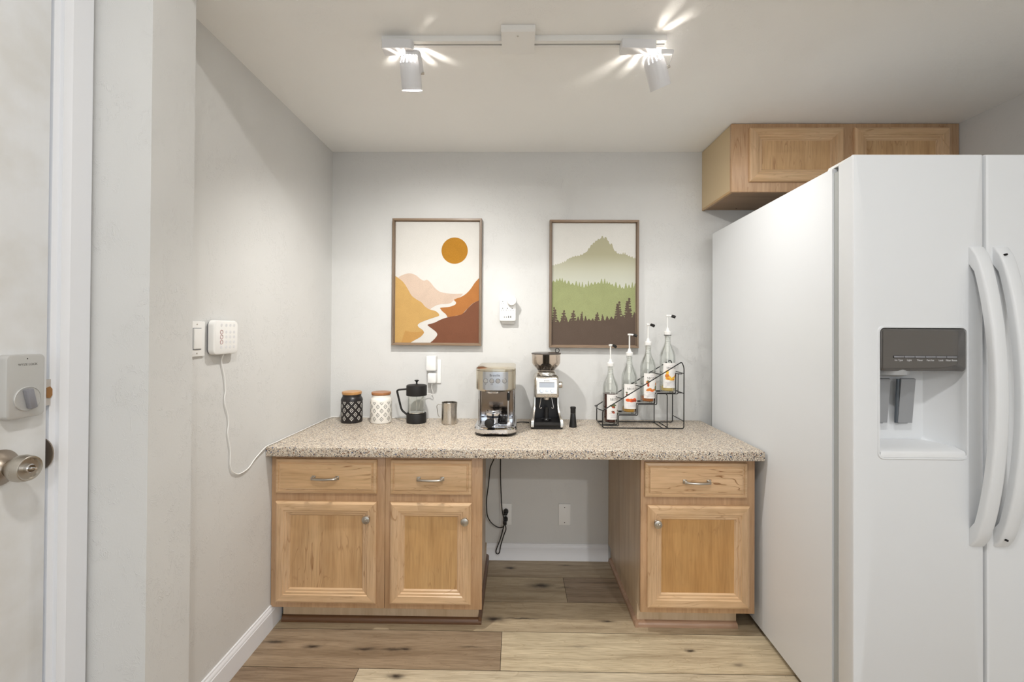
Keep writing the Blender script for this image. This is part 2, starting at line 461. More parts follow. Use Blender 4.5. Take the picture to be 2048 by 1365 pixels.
M_offwhite = plain('soft_white_plastic', (226, 225, 222), .45)
M_black = plain('black_plastic', (24, 23, 23), .38)
M_blackm = plain('matte_black', (26, 24, 23), .55)
M_hole = plain('dark_slot', (22, 20, 20), .8)
M_nick = brushed('brushed_nickel', (190, 184, 174), .3)
M_nickd = brushed('worn_nickel', (165, 152, 138), .32)
M_chrome = plain('polished_chrome', (222, 222, 224), .07, metal=1)
M_steel = brushed('brushed_steel', (205, 200, 192), .24)
M_steelw = brushed('champagne_steel', (214, 204, 184), .2)
M_lock = plain('satin_silver_paint', (200, 199, 196), .38, metal=.35)
def thin_glass(name, tint, edge, refl=1.0):
    m = bpy.data.materials.new(name); m.use_nodes = True; nt = m.node_tree; nt.nodes.clear()
    out = nt.nodes.new('ShaderNodeOutputMaterial'); tr = nt.nodes.new('ShaderNodeBsdfTransparent'); gl = nt.nodes.new('ShaderNodeBsdfGlossy')
    gl.inputs['Roughness'].default_value = .03; gl.inputs['Color'].default_value = (1, 1, 1, 1)
    lw = nt.nodes.new('ShaderNodeLayerWeight'); lw.inputs['Blend'].default_value = .25
    rp = ramp(nt, lw.outputs['Facing'], [(0, s2l(tint)), (.6, s2l(tint)), (1, s2l(edge))])
    nt.links.new(rp.outputs['Color'], tr.inputs['Color'])
    fr = nt.nodes.new('ShaderNodeFresnel'); fr.inputs['IOR'].default_value = 1.4
    mu = N(nt, 'ShaderNodeMath', operation='MULTIPLY'); nt.links.new(fr.outputs[0], mu.inputs[0]); mu.inputs[1].default_value = refl
    mx = nt.nodes.new('ShaderNodeMixShader'); nt.links.new(mu.outputs[0], mx.inputs[0]); nt.links.new(tr.outputs[0], mx.inputs[1]); nt.links.new(gl.outputs[0], mx.inputs[2])
    nt.links.new(mx.outputs[0], out.inputs['Surface'])
    return m
M_glass = thin_glass('clear_glass', (254, 255, 254), (222, 228, 224), .55)
M_smoke = thin_glass('smoked_plastic', (246, 241, 236), (214, 204, 196), .5)
M_grey = plain('grey_paddle', (150, 152, 155), .4)

# ================================================================ STRUCTURE
XL, XR, ZC, ZC2 = -1.0, 2.03, 2.19, 2.745
YH = -1.30          # header line where the lower ceiling begins
XS, YS = -.90, -1.155   # wall stub at the mouth of the niche
XD = -1.05          # entry wall plane
YB = -5.6
# floor: planks laid along x, one quad per plank
bm = B()
lay = bm.loops.layers.float_color.new('plank')
L = s2l
dark_t = [(148, 130, 110), (158, 140, 118), (142, 126, 108), (168, 150, 126)]
lite_t = [(198, 180, 148), (206, 188, 156), (190, 172, 142)]
def plank(x0, x1, y0, y1, rgb):
    g = .0009
    f = quad(bm, [(x0+g, y0+g, 0), (x1-g, y0+g, 0), (x1-g, y1-g, 0), (x0+g, y1-g, 0)])
    c = L(rgb)
    for l in f.loops: l[lay] = (c[0], c[1], c[2], 1)
X0F, X1F = -1.3, 2.1
rows = [(-.171, .03, [(.9, (168, 152, 128))]),
        (-.371, -.171, [(.240, (172, 156, 130)), (1.4, (150, 132, 112))]),
        (-.571, -.371, [(1.45, (182, 164, 136))]),
        (-.777, -.571, [(-.050, (158, 138, 114)), (1.25, (204, 188, 158))]),
        (-.977, -.777, [(-.56, (150, 130, 108)), (1.0, (204, 190, 164)), (2.1, (176, 156, 128))])]
for y0, y1, segs in rows:
    x = X0F
    for xe, c in segs + [(X1F, (182, 164, 136))]:
        if xe > x: plank(x, xe, y0, y1, c); x = xe
y = -.977; rr = random.Random(3)
while y > YB:
    x = X0F - rr.random()*.8
    while x < X1F:
        xe = x + 1.22
        plank(max(x, X0F), min(xe, X1F), y-.2, y, rr.choice(lite_t + dark_t)); x = xe
    y -= .2
f = quad(bm, [(X0F, YB-.1, -.004), (X1F, YB-.1, -.004), (X1F, .05, -.004), (X0F, .05, -.004)], 1)
struct('floor', bm, [M_floor, M_gap], recalc=False)
# ceiling: lower over the niche, a drop face, higher over the room
bm = B()
T = .06
prism(bm, [(.05, ZC), (.05, ZC2+T), (YB-.1, ZC2+T), (YB-.1, ZC2), (YH, ZC2), (YH, ZC)], 'x', -1.3, 2.2)
struct('ceiling', bm, M_ceil)
bm = B(); box(bm, -1.3, 2.2, 0, .08, 0, ZC+.1); struct('wall_back', bm, M_wall)
bm = B()
prism(bm, [(-1.3, .05), (XL, .05), (XL, YS), (XS, YS), (XS, YH), (XD, YH), (XD, -1.318), (XD, -1.318), (XD, -1.32), (-1.3, -1.32)], 'z', 0, ZC2+.02)
box(bm, -1.3, XD, -5.7, -2.36, 0, ZC2+.02)
box(bm, -1.3, XD, -2.36, -1.31, 2.10, ZC2+.02)
# small rounded plaster corner beads
for (cx, cy) in ((XS, YH), (XS, YS)):
    pass
struct('wall_left', bm, M_wall)
bm = B(); box(bm, XR, XR+.1, -5.7, .05, 0, ZC2+.02); struct('wall_right', bm, M_wall)
# rear wall with a window opening
bm = B()
wx0, wx1, wz0, wz1 = -1.0+.0, 1.6, .60, 2.3
box(bm, -1.3, wx0, YB-.1, YB, 0, ZC2+.02); box(bm, wx1, 2.1, YB-.1, YB, 0, ZC2+.02)
box(bm, wx0, wx1, YB-.1, YB, 0, wz0); box(bm, wx0, wx1, YB-.1, YB, wz1, ZC2+.02)
struct('wall_rear', bm, M_wall)
bm = B()
for a, b_, c, d in ((wx0, wx0+.05, wz0, wz1), (wx1-.05, wx1, wz0, wz1), (wx0, wx1, wz0, wz0+.05), (wx0, wx1, wz1-.05, wz1), (.28, .32, wz0, wz1)):
    box(bm, a, b_, YB-.08, YB-.03, c, d)
wo = struct('window_1', bm, M_trim)
bm = B(); box(bm, wx0+.05, wx1-.05, YB-.06, YB-.056, wz0+.05, wz1-.05); p = mk('pane', bm, M_glass); p.parent = wo

# baseboards with a moulded top
def base_prof(h):
    return [(0, 0), (.0135, 0), (.0135, h*.76), (.0115, h*.79), (.0115, h*.82), (.0095, h*.88), (.006, h*.93), (.005, h*.985), (.003, h), (0, h)]
HB = .094
bm = B(); prism(bm, [(XL+a, b) for a, b in base_prof(HB)], 'y', YS, -.505)
# stub and return pieces
prism(bm, [(XS+a, b) for a, b in base_prof(HB)], 'y', YH, YS)
struct('baseboard_left', bm, M_trim, ang=25)
bm = B(); prism(bm, [(-a, b) for a, b in base_prof(.087)], 'x', -.16, .497)
struct('baseboard_back', bm, M_trim, ang=25)
bm = B(); prism(bm, [(XR-a, b) for a, b in base_prof(HB)], 'y', YB, -1.2); struct('baseboard_right', bm, M_trim, ang=25)

# entry door casing and jamb (trim_1), door leaf (door_1)
bm = B()
xf = XD + .012
# casing face profile along z
prism(bm, [(XD, -1.306), (XD+.009, -1.306), (XD+.014, -1.312), (XD+.014, -1.360), (XD+.011, -1.366), (XD+.009, -1.376), (XD, -1.376)], 'z', 0, 2.16)
# jamb and stop
prism(bm, [(XD-.12, -1.32), (XD, -1.32), (XD, -1.376), (XD-.004, -1.386), (XD-.03, -1.386), (XD-.03, -1.380), (XD-.12, -1.380)], 'z', 0, 2.10)
box(bm, XD, XD+.012, -2.42, -1.34, 2.10, 2.17, .002)
box(bm, XD, XD+.012, -2.42, -2.35, 0, 2.10, .002)
tr = struct('trim_1', bm, M_trim, ang=25)
bm = B()
# strike recess of the deadbolt: paint chipped down to wood, and the latch strike plate
box(bm, XD-.0200, XD-.0010, -1.3960, -1.3858, 1.048, 1.106)
p = mk('deadbolt_strike', bm, plain('scuffed_strike_paint', (196, 190, 184), .6)); p.parent = tr
bm = B(); prism(bm, [(-1.3958, 1.066), (-1.388, 1.064), (-1.3835, 1.070), (-1.3835, 1.084), (-1.388, 1.090), (-1.3958, 1.088)], 'x', XD-.0012, XD+.0006)
p = mk('bare_wood_hole', bm, plain('bare_wood', (156, 112, 66), .7)); p.parent = tr
bm = B()
prism(bm, [(XD-.034, .903)] + [(XD-.020+.029*math.sin(a*PI/16), .9385-.0355*math.cos(a*PI/16)) for a in range(17)] + [(XD-.034, .974)], 'y', -1.3885, -1.3862)
p = mk('strike_plate', bm, M_nickd); p.parent = tr

def door_mat():
    m, nt, b = newmat('grained_white_door')
    b.inputs['Base Color'].default_value = col4(s2l((222, 222, 220))); b.inputs['Roughness'].default_value = .42
    n = N(nt, 'ShaderNodeTexNoise', Scale=1.0, Detail=4.0, Distortion=.3); nt.links.new(mapped(nt, (120, 120, 3)), n.inputs['Vector'])
    bp = N(nt, 'ShaderNodeBump', Strength=.25, Distance=.0012); nt.links.new(n.outputs['Fac'], bp.inputs['Height']); nt.links.new(bp.outputs['Normal'], b.inputs['Normal'])
    # soiled patches round the lock and the knob
    n2 = N(nt, 'ShaderNodeTexNoise', Scale=9.0, Detail=4.0); nt.links.new(mapped(nt), n2.inputs['Vector'])
    r = ramp(nt, n2.outputs['Fac'], [(.35, s2l((226, 225, 222))), (.6, s2l((235, 236, 237)))])
    nt.links.new(r.outputs['Color'], b.inputs['Base Color'])
    return m
bm = B(); box(bm, XD-.045, XD+.001, -2.345, -1.3965, .008, 2.095, .0015)
dr = struct('door_1', bm, door_mat())
# deadbolt housing
lk_y0, lk_y1, lz0, lz1 = -1.492, -1.4185, 1.033, 1.166
def xpillow(bm, y0, y1, z0, z1, xb, xf, r=.01, bev=.004, mi=0):
    def ring(ins, x): return [(x, yy, zz) for yy, zz in rrect(y0+ins, y1-ins, z0+ins, z1-ins, max(r-ins, .001))]
    rings_solid(bm, [ring(0, xb), ring(0, xf-bev), ring(bev*.3, xf-bev*.3), ring(bev, xf)], mi=mi)
xd = XD + .001
bm = B(); xpillow(bm, lk_y0, lk_y1, lz0, lz1, xd, xd+.021, .010, .004)
lk = mk('deadbolt_housing', bm, M_lock); lk.parent = dr
bm = B(); lathe(bm, [(.0255, 0), (.0255, .0022), (.0245, .003), (.0245, .0018), (.0, .0018)], (xd+.021, -1.4545, 1.073), (1, 0, 0))
tt = mk('turn_ring', bm, M_lock); tt.parent = lk
bm = B()
box(bm, -.0070, .0070, 0, .012, -.0215, .0215, .003)
bmesh.ops.rotate(bm, cent=(0, 0, 0), matrix=Matrix.Rotation(-PI/2, 3, 'Z'), verts=bm.verts[:])
bmesh.ops.rotate(bm, cent=(0, 0, 0), matrix=Matrix.Rotation(.22, 3, 'X'), verts=bm.verts[:])
bmesh.ops.translate(bm, vec=(xd+.0225, -1.4545, 1.073), verts=bm.verts[:])
t2 = mk('thumb_turn', bm, plain('grey_thumb_turn', (150, 150, 156), .35, metal=.4)); t2.parent = lk
bm = text_wall('WYZE LOCK', .0064, (xd+.0212, -1.4535, 1.145), (PI/2, 0, PI/2))
t3 = mk('lettering', bm, plain('lock_lettering', (120, 118, 114), .5)); t3.parent = lk
bm = B(); cyl(bm, (xd+.0205, -1.4545, 1.157), (xd+.0212, -1.4545, 1.157), .0012, n=10)
t4 = mk('sensor_dot', bm, M_hole); t4.parent = lk
# knob: conical rose, waisted knob with privacy turn
ky, kz = -1.487, .937
bm = B(); lathe(bm, [(.0, 0), (.036, 0), (.0365, .004), (.034, .008), (.024, .016), (.0175, .024), (.0165, .026), (0, .026)], (xd, ky, kz), (1, 0, 0))
rs = mk('knob_rose', bm, M_nickd); rs.parent = dr
bm = B(); lathe(bm, [(.0, .022), (.014, .022), (.0155, .030), (.022, .037), (.0262, .044), (.0272, .052), (.0262, .060), (.0245, .066), (.0235, .0668), (.021, .0655), (.0195, .0625), (.010, .0615), (0, .0615)], (xd, ky, kz), (1, 0, 0), n=48)
kn = mk('door_knob', bm, M_nick); kn.parent = dr
bm = B(); lathe(bm, [(0, .061), (.009, .061), (.009, .068), (.0075, .0695), (0, .0695)], (xd, ky, kz), (1, 0, 0), n=24)
box(bm, xd+.0695, xd+.0745, ky-.0022, ky+.0022, kz-.0065, kz+.0065, .001)
bmesh.ops.rotate(bm, cent=(xd, ky, kz), matrix=Matrix.Rotation(1.2, 3, 'X'), verts=bm.verts[:])
pt = mk('privacy_turn', bm, M_chrome); pt.parent = kn
bm = B(); cyl(bm, (xd+.0155, ky-.013, kz-.016), (xd+.0125, ky-.0165, kz-.0205), .0035, n=12); q = mk('set_screw', bm, M_hole); q.parent = rs

# ================================================================ CABINETS
def rect_loops(bm, x0, x1, z0, z1, yb, prof, mats_vh=(0, 1), cap=True, cap_mi=0):
    """stepped frame: prof=(inset, outward height). stiles get material mats_vh[0], rails mats_vh[1]"""
    R = []
    for ins, d in prof:
        R.append([bm.verts.new((x, yb-d, z)) for x, z in ((x0+ins, z0+ins), (x1-ins, z0+ins), (x1-ins, z1-ins), (x0+ins, z1-ins))])
    for k in range(len(R)-1):
        for i in range(4):
            f = bm.faces.new((R[k][i], R[k][(i+1) % 4], R[k+1][(i+1) % 4], R[k+1][i]))
            f.material_index = mats_vh[1] if i in (0, 2) else mats_vh[0]
    if cap:
        f = bm.faces.new(R[-1]); f.material_index = cap_mi
    f = bm.faces.new(R[0][::-1]); f.material_index = mats_vh[0]

DOORP = [(0, 0), (0, .010), (.002, .014), (.009, .018), (.034, .018), (.0365, .0145), (.044, .014), (.0465, .0100), (.054, .0095), (.0575, .005), (.0600, .004)]
def door(parent, x0, x1, z0, z1, yb, pan, knob=None, scale=1.0):
    pr = [(a*scale, b) for a, b in DOORP]
    bm = B(); rect_loops(bm, x0, x1, z0, z1, yb, pr, cap=False)
    d = part('door', bm, [W_v, W_h], parent, ang=20)
    ins = pr[-1][0] - .002
    bm = B(); box(bm, x0+ins, x1-ins, yb-.0045, yb-.001, z0+ins, z1-ins)
    part('door_panel', bm, pan, d)
    if knob:
        kx, kz = knob
        bm = B()
        lathe(bm, [(0, 0), (.009, 0), (.0085, .003), (.006, .006), (.0055, .012), (.009, .016), (.0150, .019), (.0165, .0225), (.0155, .0265), (.010, .029), (0, .0295)], (kx, yb-.018, kz), (0, -1, 0), n=32)
        for s in range(5):      # swirled flutes on the cap
            a = s*2*PI/5+.4
            tube(bm, [(kx+math.cos(a+t*.5)*t*.0145, yb-.018-.0296+.25*(t*.0145)**2/.01, kz+math.sin(a+t*.5)*t*.0145) for t in [.15, .35, .55, .75, .92]], .0011, 6)
        part('door_knob', bm, M_nick, d)
    return d
DRAWP = [(0, 0), (0, .010), (.002, .0135), (.011, .0165), (.0135, .0125), (.0175, .0125), (.0195, .0175), (.022, .018)]
def drawer(parent, x0, x1, z0, z1, yb, mat):
    bm = B(); rect_loops(bm, x0, x1, z0, z1, yb, DRAWP, (1, 1), cap_mi=0)
    d = part('drawer', bm, [mat, W_h], parent, ang=20)
    cx, cz = (x0+x1)/2, (z0+z1)/2 - .003
    yf = yb - .018
    bm = B()
    pts = [(cx-.048, yf, cz), (cx-.047, yf-.013, cz), (cx-.040, yf-.020, cz), (cx-.02, yf-.0245, cz), (cx, yf-.026, cz), (cx+.02, yf-.0245, cz), (cx+.040, yf-.020, cz), (cx+.047, yf-.013, cz), (cx+.048, yf, cz)]
    tube(bm, spline(pts, 5), .004, 10, flat=(.0056, .0052))
    for s in (-1, 1):
        box(bm, cx+s*.048-.0075, cx+s*.048+.0075, yf-.003, yf+.001, cz-.008, cz+.008, .001)
        box(bm, cx+s*.046-.0075, cx+s*.046+.0055, yf-.018, yf-.013, cz-.0065, cz+.0065, .0015)
    part('drawer_pull', bm, M_nick, d)
    return d

YF = -.57; ZT = .7135
def base_cabinet(name_label, x0, x1, xb0, xb1, dd, dz, kn, pan, drm, shoe, toe_x0, toe_x1, side_right=False, side_left=False):
    t = thing('base_cabinet', name_label, 'cabinet', ((x0+x1)/2, -.28, 0))
    # carcass (back a little narrower than the face frame)
    bm = B()
    prism(bm, [(x0+.004, YF+.018), (x1-.004, YF+.018), (xb1, -.001), (xb0, -.001)], 'z', .088, ZT)
    part('carcass', bm, W_side, t)
    bm = B(); box(bm, x0, x1, YF, YF+.0185, .086, ZT, .0015)
    for fc in bm.faces:
        fc.material_index = 0
    part('face_frame', bm, W_ff, t)
    bm = B(); box(bm, toe_x0, toe_x1, -.515, -.002, .0, .0885)
    part('toe_kick', bm, W_side, t)
    # quarter-round shoe moulding
    q = [(-.515, 0), (-.532, 0), (-.532, .008), (-.529, .015), (-.523, .020), (-.515, .022)]
    bm = B(); prism(bm, q, 'x', toe_x0, toe_x1 + (.012 if side_right else 0)); part('shoe_moulding', bm, shoe, t)
    if side_right:
        bm = B()
        prism(bm, [(toe_x1, 0), (toe_x1+.013, 0), (toe_x1+.013, .024), (toe_x1+.009, .030), (toe_x1, .034)], 'y', -.530, -.014)
        part('side_moulding', bm, W_shoe_d, t)
    if side_left:
        bm = B()
        prism(bm, [(toe_x0, 0), (toe_x0-.013, 0), (toe_x0-.013, .012), (toe_x0-.009, .018), (toe_x0, .022)], 'y', -.534, -.014)
        part('side_moulding', bm, W_shoe_l, t)
    drawer(t, dd[0], dd[1], .5565, .6955, YF, drm)
    door(t, dz[0], dz[1], .112, .5235, YF, pan, kn)
    return t
# left pair, then the one beside the refrigerator
base_cabinet('maple base cabinet in the corner by the left wall, tan door panel', -.999, -.532, -.999, -.533, (-.976, -.563), (-.976, -.563), (-.596, .463), W_pan1, W_dr1, W_shoe_d, -.975, -.532)
base_cabinet('narrow maple base cabinet left of the knee space, golden door panel', -.531, -.133, -.531, -.158, (-.507, -.177), (-.507, -.176), (-.201, .459), W_pan2, W_h, W_shoe_d, -.532, -.150, side_right=True)
base_cabinet('maple base cabinet beside the white refrigerator, amber door panel', .510, .969, .499, .965, (.523, .933), (.534, .943), (.567, .459), W_pan3, wood('drawer_maple_third', (218, 182, 142), 'x', seed=15, fig=.75), W_shoe_l, .512, .922, side_left=True)
# side strips of the left base cabinet pair: kick plate side
# countertop
bm = B()
box(bm, XL+.0005, .985, -.616, -.0005, .7140, .752, .0028, 3)
solo('countertop', bm, M_gran, 'beige speckled laminate countertop spanning the three base cabinets', 'countertop', (0, -.3, .714))

# wall cabinet above the refrigerator
t = thing('wall_cabinet', 'maple wall cabinet with two doors hung under the ceiling above the refrigerator', 'cabinet', (1.5, -.16, 1.873))
bm = B(); box(bm, .992, 2.028, -.308, -.001, 1.882, 2.188); part('carcass', bm, plain('side_laminate', (206, 184, 146), .45), t)
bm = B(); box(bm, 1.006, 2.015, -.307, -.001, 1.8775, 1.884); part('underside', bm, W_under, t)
bm = B(); box(bm, .9915, 1.005, -.308, -.001, 1.873, 1.884, .001); part('side_lip', bm, wood('lip_wood', (190, 156, 110), 'y', seed=20), t)
bm = B(); box(bm, .991, 2.028, -.326, -.3075, 1.873, 2.1885, .0015); part('face_frame', bm, W_ff, t)
bm = B(); cyl(bm, (1.16, -.03, 1.8772), (1.16, -.03, 1.8780), .004, n=12); part('screw_hole', bm, M_hole, t)
door(t, 1.068, 1.497, 1.916, 2.166, -.326, W_pan1)
door(t, 1.545, 1.976, 1.916, 2.166, -.326, W_pan1)

# ================================================================ REFRIGERATOR
t = thing('refrigerator', 'white side-by-side refrigerator with a through-the-door ice and water dispenser', 'refrigerator', (1.42, -.55, 0))
FX0, FX1 = .964, 1.872
bm = B()
pts = [(1.0145, -.078), (.9825, -.985), (1.868, -.985), (1.868, -.078)]
def inset_poly(p, d):
    cx = sum(a for a, b in p)/4; cy = sum(b for a, b in p)/4
    return [(a + (d if a < cx else -d), b + (d if b < cy else -d)) for a, b in p]
rings_solid(bm, [[(a, b, .022) for a, b in pts], [(a, b, 1.732) for a, b in pts], [(a, b, 1.737) for a, b in inset_poly(pts, .005)]])
part('cabinet_shell', bm, M_fridge, t, ang=50)
bm = B(); box(bm, 1.02, 1.85, -.96, -.1, .001, .024); part('shadow_gap_block', bm, M_hole, t)  # near-black block, paints the shade in the gap under the shell
bm = B(); box(bm, .9885, 1.86, -1.003, -.984, .04, 1.72); part('gasket', bm, M_gasket, t)
# hinge covers
bm = B(); prism(bm, [(-.955, 1.737), (-.960, 1.744), (-1.0, 1.745), (-1.045, 1.7465), (-1.062, 1.7465), (-1.066, 1.7385), (-1.003, 1.7385), (-1.003, 1.737)], 'x', .9895, 1.045)
part('hinge_cover', bm, M_white, t)
DZ0, DZ1, DYF, DYB = .045, 1.7385, -1.09, -1.002
# freezer door with dispenser opening
ox0, ox1, oz0, oz1 = 1.043, 1.287, .867, 1.237
def ring_r(x0, x1, z0, z1, r, y, k=5): return [(x, y, z) for x, z in rrect(x0, x1, z0, z1, r, k)]
bm = B()
DX0, DX1 = .9690, 1.3375
outer = [[(x + (.021 if x < 1.1 else 0), y, z) for x, y, z in ring_r(DX0, DX1, DZ0, DZ1, .003, DYB)], ring_r(DX0, DX1, DZ0, DZ1, .003, DYF+.006), ring_r(DX0+.0018, DX1-.0018, DZ0+.0018, DZ1-.0018, .003, DYF+.0018), ring_r(DX0+.006, DX1-.006, DZ0+.006, DZ1-.006, .003, DYF)]
inner = [ring_r(ox0-.007, ox1+.007, oz0-.007, oz1+.007, .018, DYF), ring_r(ox0-.005, ox1+.005, oz0-.005, oz1+.005, .017, DYF-.0025), ring_r(ox0-.001, ox1+.001, oz0-.001, oz1+.001, .014, DYF-.0025), ring_r(ox0, ox1, oz0, oz1, .013, DYF+.001), ring_r(ox0, ox1, oz0, oz1, .013, DYB-.006)]
rings_solid(bm, outer + inner, cap0=False, cap1=False)
fd = part('freezer_door', bm, M_fridge, t, ang=40)
# dispenser liner
bm = B()
yb = DYB - .0035
liner = [ring_r(ox0, ox1, oz0, oz1, .013, DYF+.012), ring_r(ox0+.001, ox1-.001, oz0+.001, oz1, .013, DYF+.03), ring_r(ox0+.03, ox1-.045, oz0+.028, oz1-.05, .02, yb)]
rings_solid(bm, liner, cap0=False, cap1=True)
part('dispenser_well', bm, plain('dispenser_white', (224, 226, 228), .4), fd, ang=40)
bm = B()
prism(bm, [(DYF-.001, oz0), (DYF-.001, oz0+.014), (DYF+.003, oz0+.018), (DYF+.03, oz0+.024), (yb-.002, oz0+.032), (yb-.002, oz0)], 'x', ox0+.002, ox1-.002)
part('drip_tray', bm, plain('tray_white', (230, 231, 232), .4), fd, ang=50)
# glossy grey control panel
M_pan = plain('glossy_grey_panel', (98, 95, 93), .12, metal=.25, coat=.6)
bm = B()
A = []
zt, zb = oz1-.001, 1.113
for fr in (0, .2, .5, .8, 1):
    A.append(fr)
def panel_ring(y, i, dz): return [(x, y, z) for x, z in rrect(ox0+.001+i, ox1-.001-i, zb+i+dz, zt-i, .010, 4)]
rings_solid(bm, [panel_ring(DYF+.05, 0, .012), panel_ring(DYF+.002, 0, 0), panel_ring(DYF-.003, .002, 0), panel_ring(DYF-.005, .005, .0)])
cp = part('control_panel', bm, M_pan, fd, ang=40)
bm = B()
# lower lens bulge
n = 24; top = []; bot = []
for i in range(n+1):
    u = i/n; x = ox0+.004 + u*(ox1-ox0-.034)
    dep = .006*math.sin(PI*min(1, .5+u*.5)) if u < 1 else 0
    top.append((x, zb+.022)); 
lo = [(ox0+.004+u/n*(ox1-ox0-.034), zb+.010+.012*(u/n)**6) for u in range(n+1)]
prism(bm, [(ox0+.004, zt-.006)] + lo + [(ox1-.028, zt-.006)], 'y', DYF-.0052, DYF-.0075)
part('display_lens', bm, plain('display_gloss', (88, 84, 80), .1, coat=.8), cp, ang=40)
bx0, bx1 = 1.076, 1.254; bw = (bx1-bx0)/6
names = ['Ice Type', 'Light', 'Timer', 'Fast Ice', 'Lock', 'Filter Reset']
for i in range(6):
    bm = B(); box(bm, bx0+i*bw+.0008, bx0+(i+1)*bw-.0008, DYF-.0095, DYF-.0074, 1.1525, 1.1575, .0005)
    part('touch_button', bm, plain('button_grey', (142, 142, 146), .3, metal=.3), cp)
bm = B(); box(bm, bx0-.0008, bx1+.0008, DYF-.0081, DYF-.0073, 1.1515, 1.1585); part('button_bezel', bm, M_hole, cp)
bm = B()
for i, s in enumerate(names):
    q = text_wall(s, .0068, (bx0+(i+.5)*bw, DYF-.0077, 1.1455))
    me = bpy.data.meshes.new('x'); q.to_mesh(me); q.free(); bm.from_mesh(me); bpy.data.meshes.remove(me)
part('button_lettering', bm, plain('pale_lettering', (214, 214, 216), .5), cp)
# chute and paddles
bm = B(); lathe(bm, [(0, 0), (.05, 0), (.046, -.016), (.030, -.022), (0, -.022)], (1.105, DYF+.045, 1.118), (0, 0, 1), n=32)
part('ice_chute', bm, plain('chute_grey', (170, 172, 174), .35), fd)
for px0, px1 in ((1.073, 1.118), (1.150, 1.192)):
    bm = B()
    prism(bm, [(DYF+.052, 1.085), (DYF+.058, 1.088), (DYF+.072, .955), (DYF+.064, .953)], 'x', px0, px1)
    box(bm, px0+.004, px1-.010, DYF+.066, DYF+.082, .95, .972, .002)
    part('paddle', bm, M_grey, fd)
bm = B(); tube(bm, [(1.145, DYF+.058, 1.085), (1.145, DYF+.062, 1.02), (1.146, DYF+.066, .953)], .0042, 10); part('water_tube', bm, plain('tube_dark', (96, 104, 112), .2, metal=.4), fd)

bm = B()
EX0 = 1.3455
o2 = [ring_r(EX0, FX1, DZ0, DZ1, .003, DYB), ring_r(EX0, FX1, DZ0, DZ1, .003, DYF+.006), ring_r(EX0+.0018, FX1-.0018, DZ0+.0018, DZ1-.0018, .003, DYF+.0018), ring_r(EX0+.006, FX1-.006, DZ0+.006, DZ1-.006, .003, DYF)]
rings_solid(bm, o2)
rd = part('fresh_food_door', bm, M_fridge, t, ang=40)
def handle(parent, x):
    bm = B()
    zs = [.618 + (1.470-.618)*i/36 for i in range(37)]
    z0, z1 = zs[0], zs[-1]
    rings = []
    for k, z in enumerate(zs):
        u = k/36
        bow = math.sin(PI*u)**.62
        yo = DYF - .006 - .066*bow
        yi = min(DYF + .0005, yo + .020) if 0 < k < 36 else DYF+.0005
        if u < .07 or u > .93: yi = DYF+.0005
        wv = .0185 + .002*(1-bow)
        e = .006
        ring = [(x-wv, yi, z), (x-wv, yo+e, z), (x-wv+e*.35, yo+e*.35, z), (x-wv+e, yo, z), (x+wv-e, yo, z), (x+wv-e*.35, yo+e*.35, z), (x+wv, yo+e, z), (x+wv, yi, z)]
        rings.append(ring)
    rings_solid(bm, rings)
    h = part('door_handle', bm, M_fridge, parent, ang=50)
    return h
h1 = handle(fd, 1.3155); h2 = handle(rd, 1.3835)
bm = B()
for z in (1.44, .648):
    cyl(bm, (1.3655, DYF-.030, z), (1.3645, DYF-.030, z), .0035, n=12)
bm.free()
for z in (1.445, .645):
    bm = B(); cyl(bm, (1.3835-.010, DYF-.0235-.004, z), (1.3835-.010, DYF-.020, z), .0030, n=12)
    part('handle_screw', bm, M_hole, h2)

# ================================================================ PICTURES
def shape(bm, pts, y, mi):
    pts = [p for i, p in enumerate(pts) if (Vector(p) - Vector(pts[i-1])).length > 1e-5]
    tris = tessellate_polygon([[Vector((p[0], p[1], 0)) for p in pts]])
    vs = [bm.verts.new((p[0], y, p[1])) for p in pts]
    for a, b_, c in tris:
        A_, B_, C_ = vs[a].co, vs[b_].co, vs[c].co
        if abs((B_-A_).cross(C_-A_).y) < 1e-12: continue
        f = bm.faces.new((vs[a], vs[b_], vs[c])); f.material_index = mi
        f.normal_update()
        if f.normal.y > 0: f.normal_flip()
def skyline(bm, pts, zlow, y, mi):
    for a, b_ in zip(pts, pts[1:]):
        f = bm.faces.new([bm.verts.new((a[0], y, zlow)), bm.verts.new((b_[0], y, zlow)), bm.verts.new((b_[0], y, b_[1])), bm.verts.new((a[0], y, a[1]))]); f.material_index = mi
def picture(label, x0, x1, z0, z1):
    t = thing('framed_print', label, 'picture', ((x0+x1)/2, -.002, z0), 'nature prints on the back wall')
    pr = [(0, 0), (0, .031), (.001, .032), (.0100, .032), (.011, .031), (.0115, .016), (.0145, .016)]
    bm = B(); rect_loops(bm, x0, x1, z0, z1, -.001, pr, (0, 1), cap=False)
    part('frame', bm, [W_frame, wood('frame_rail_wood_'+str(int(x0*100)), (144, 122, 100), 'x', seed=14, fig=.15, rough=.5, dark=(110, 84, 60))], t, ang=20)
    return t
def art_map(px0, px1, py0, py1, x0, x1, z0, z1):
    return lambda p: (x0 + (p[0]-px0)/(px1-px0)*(x1-x0), z0 + (py1-p[1])/(py1-py0)*(z1-z0))
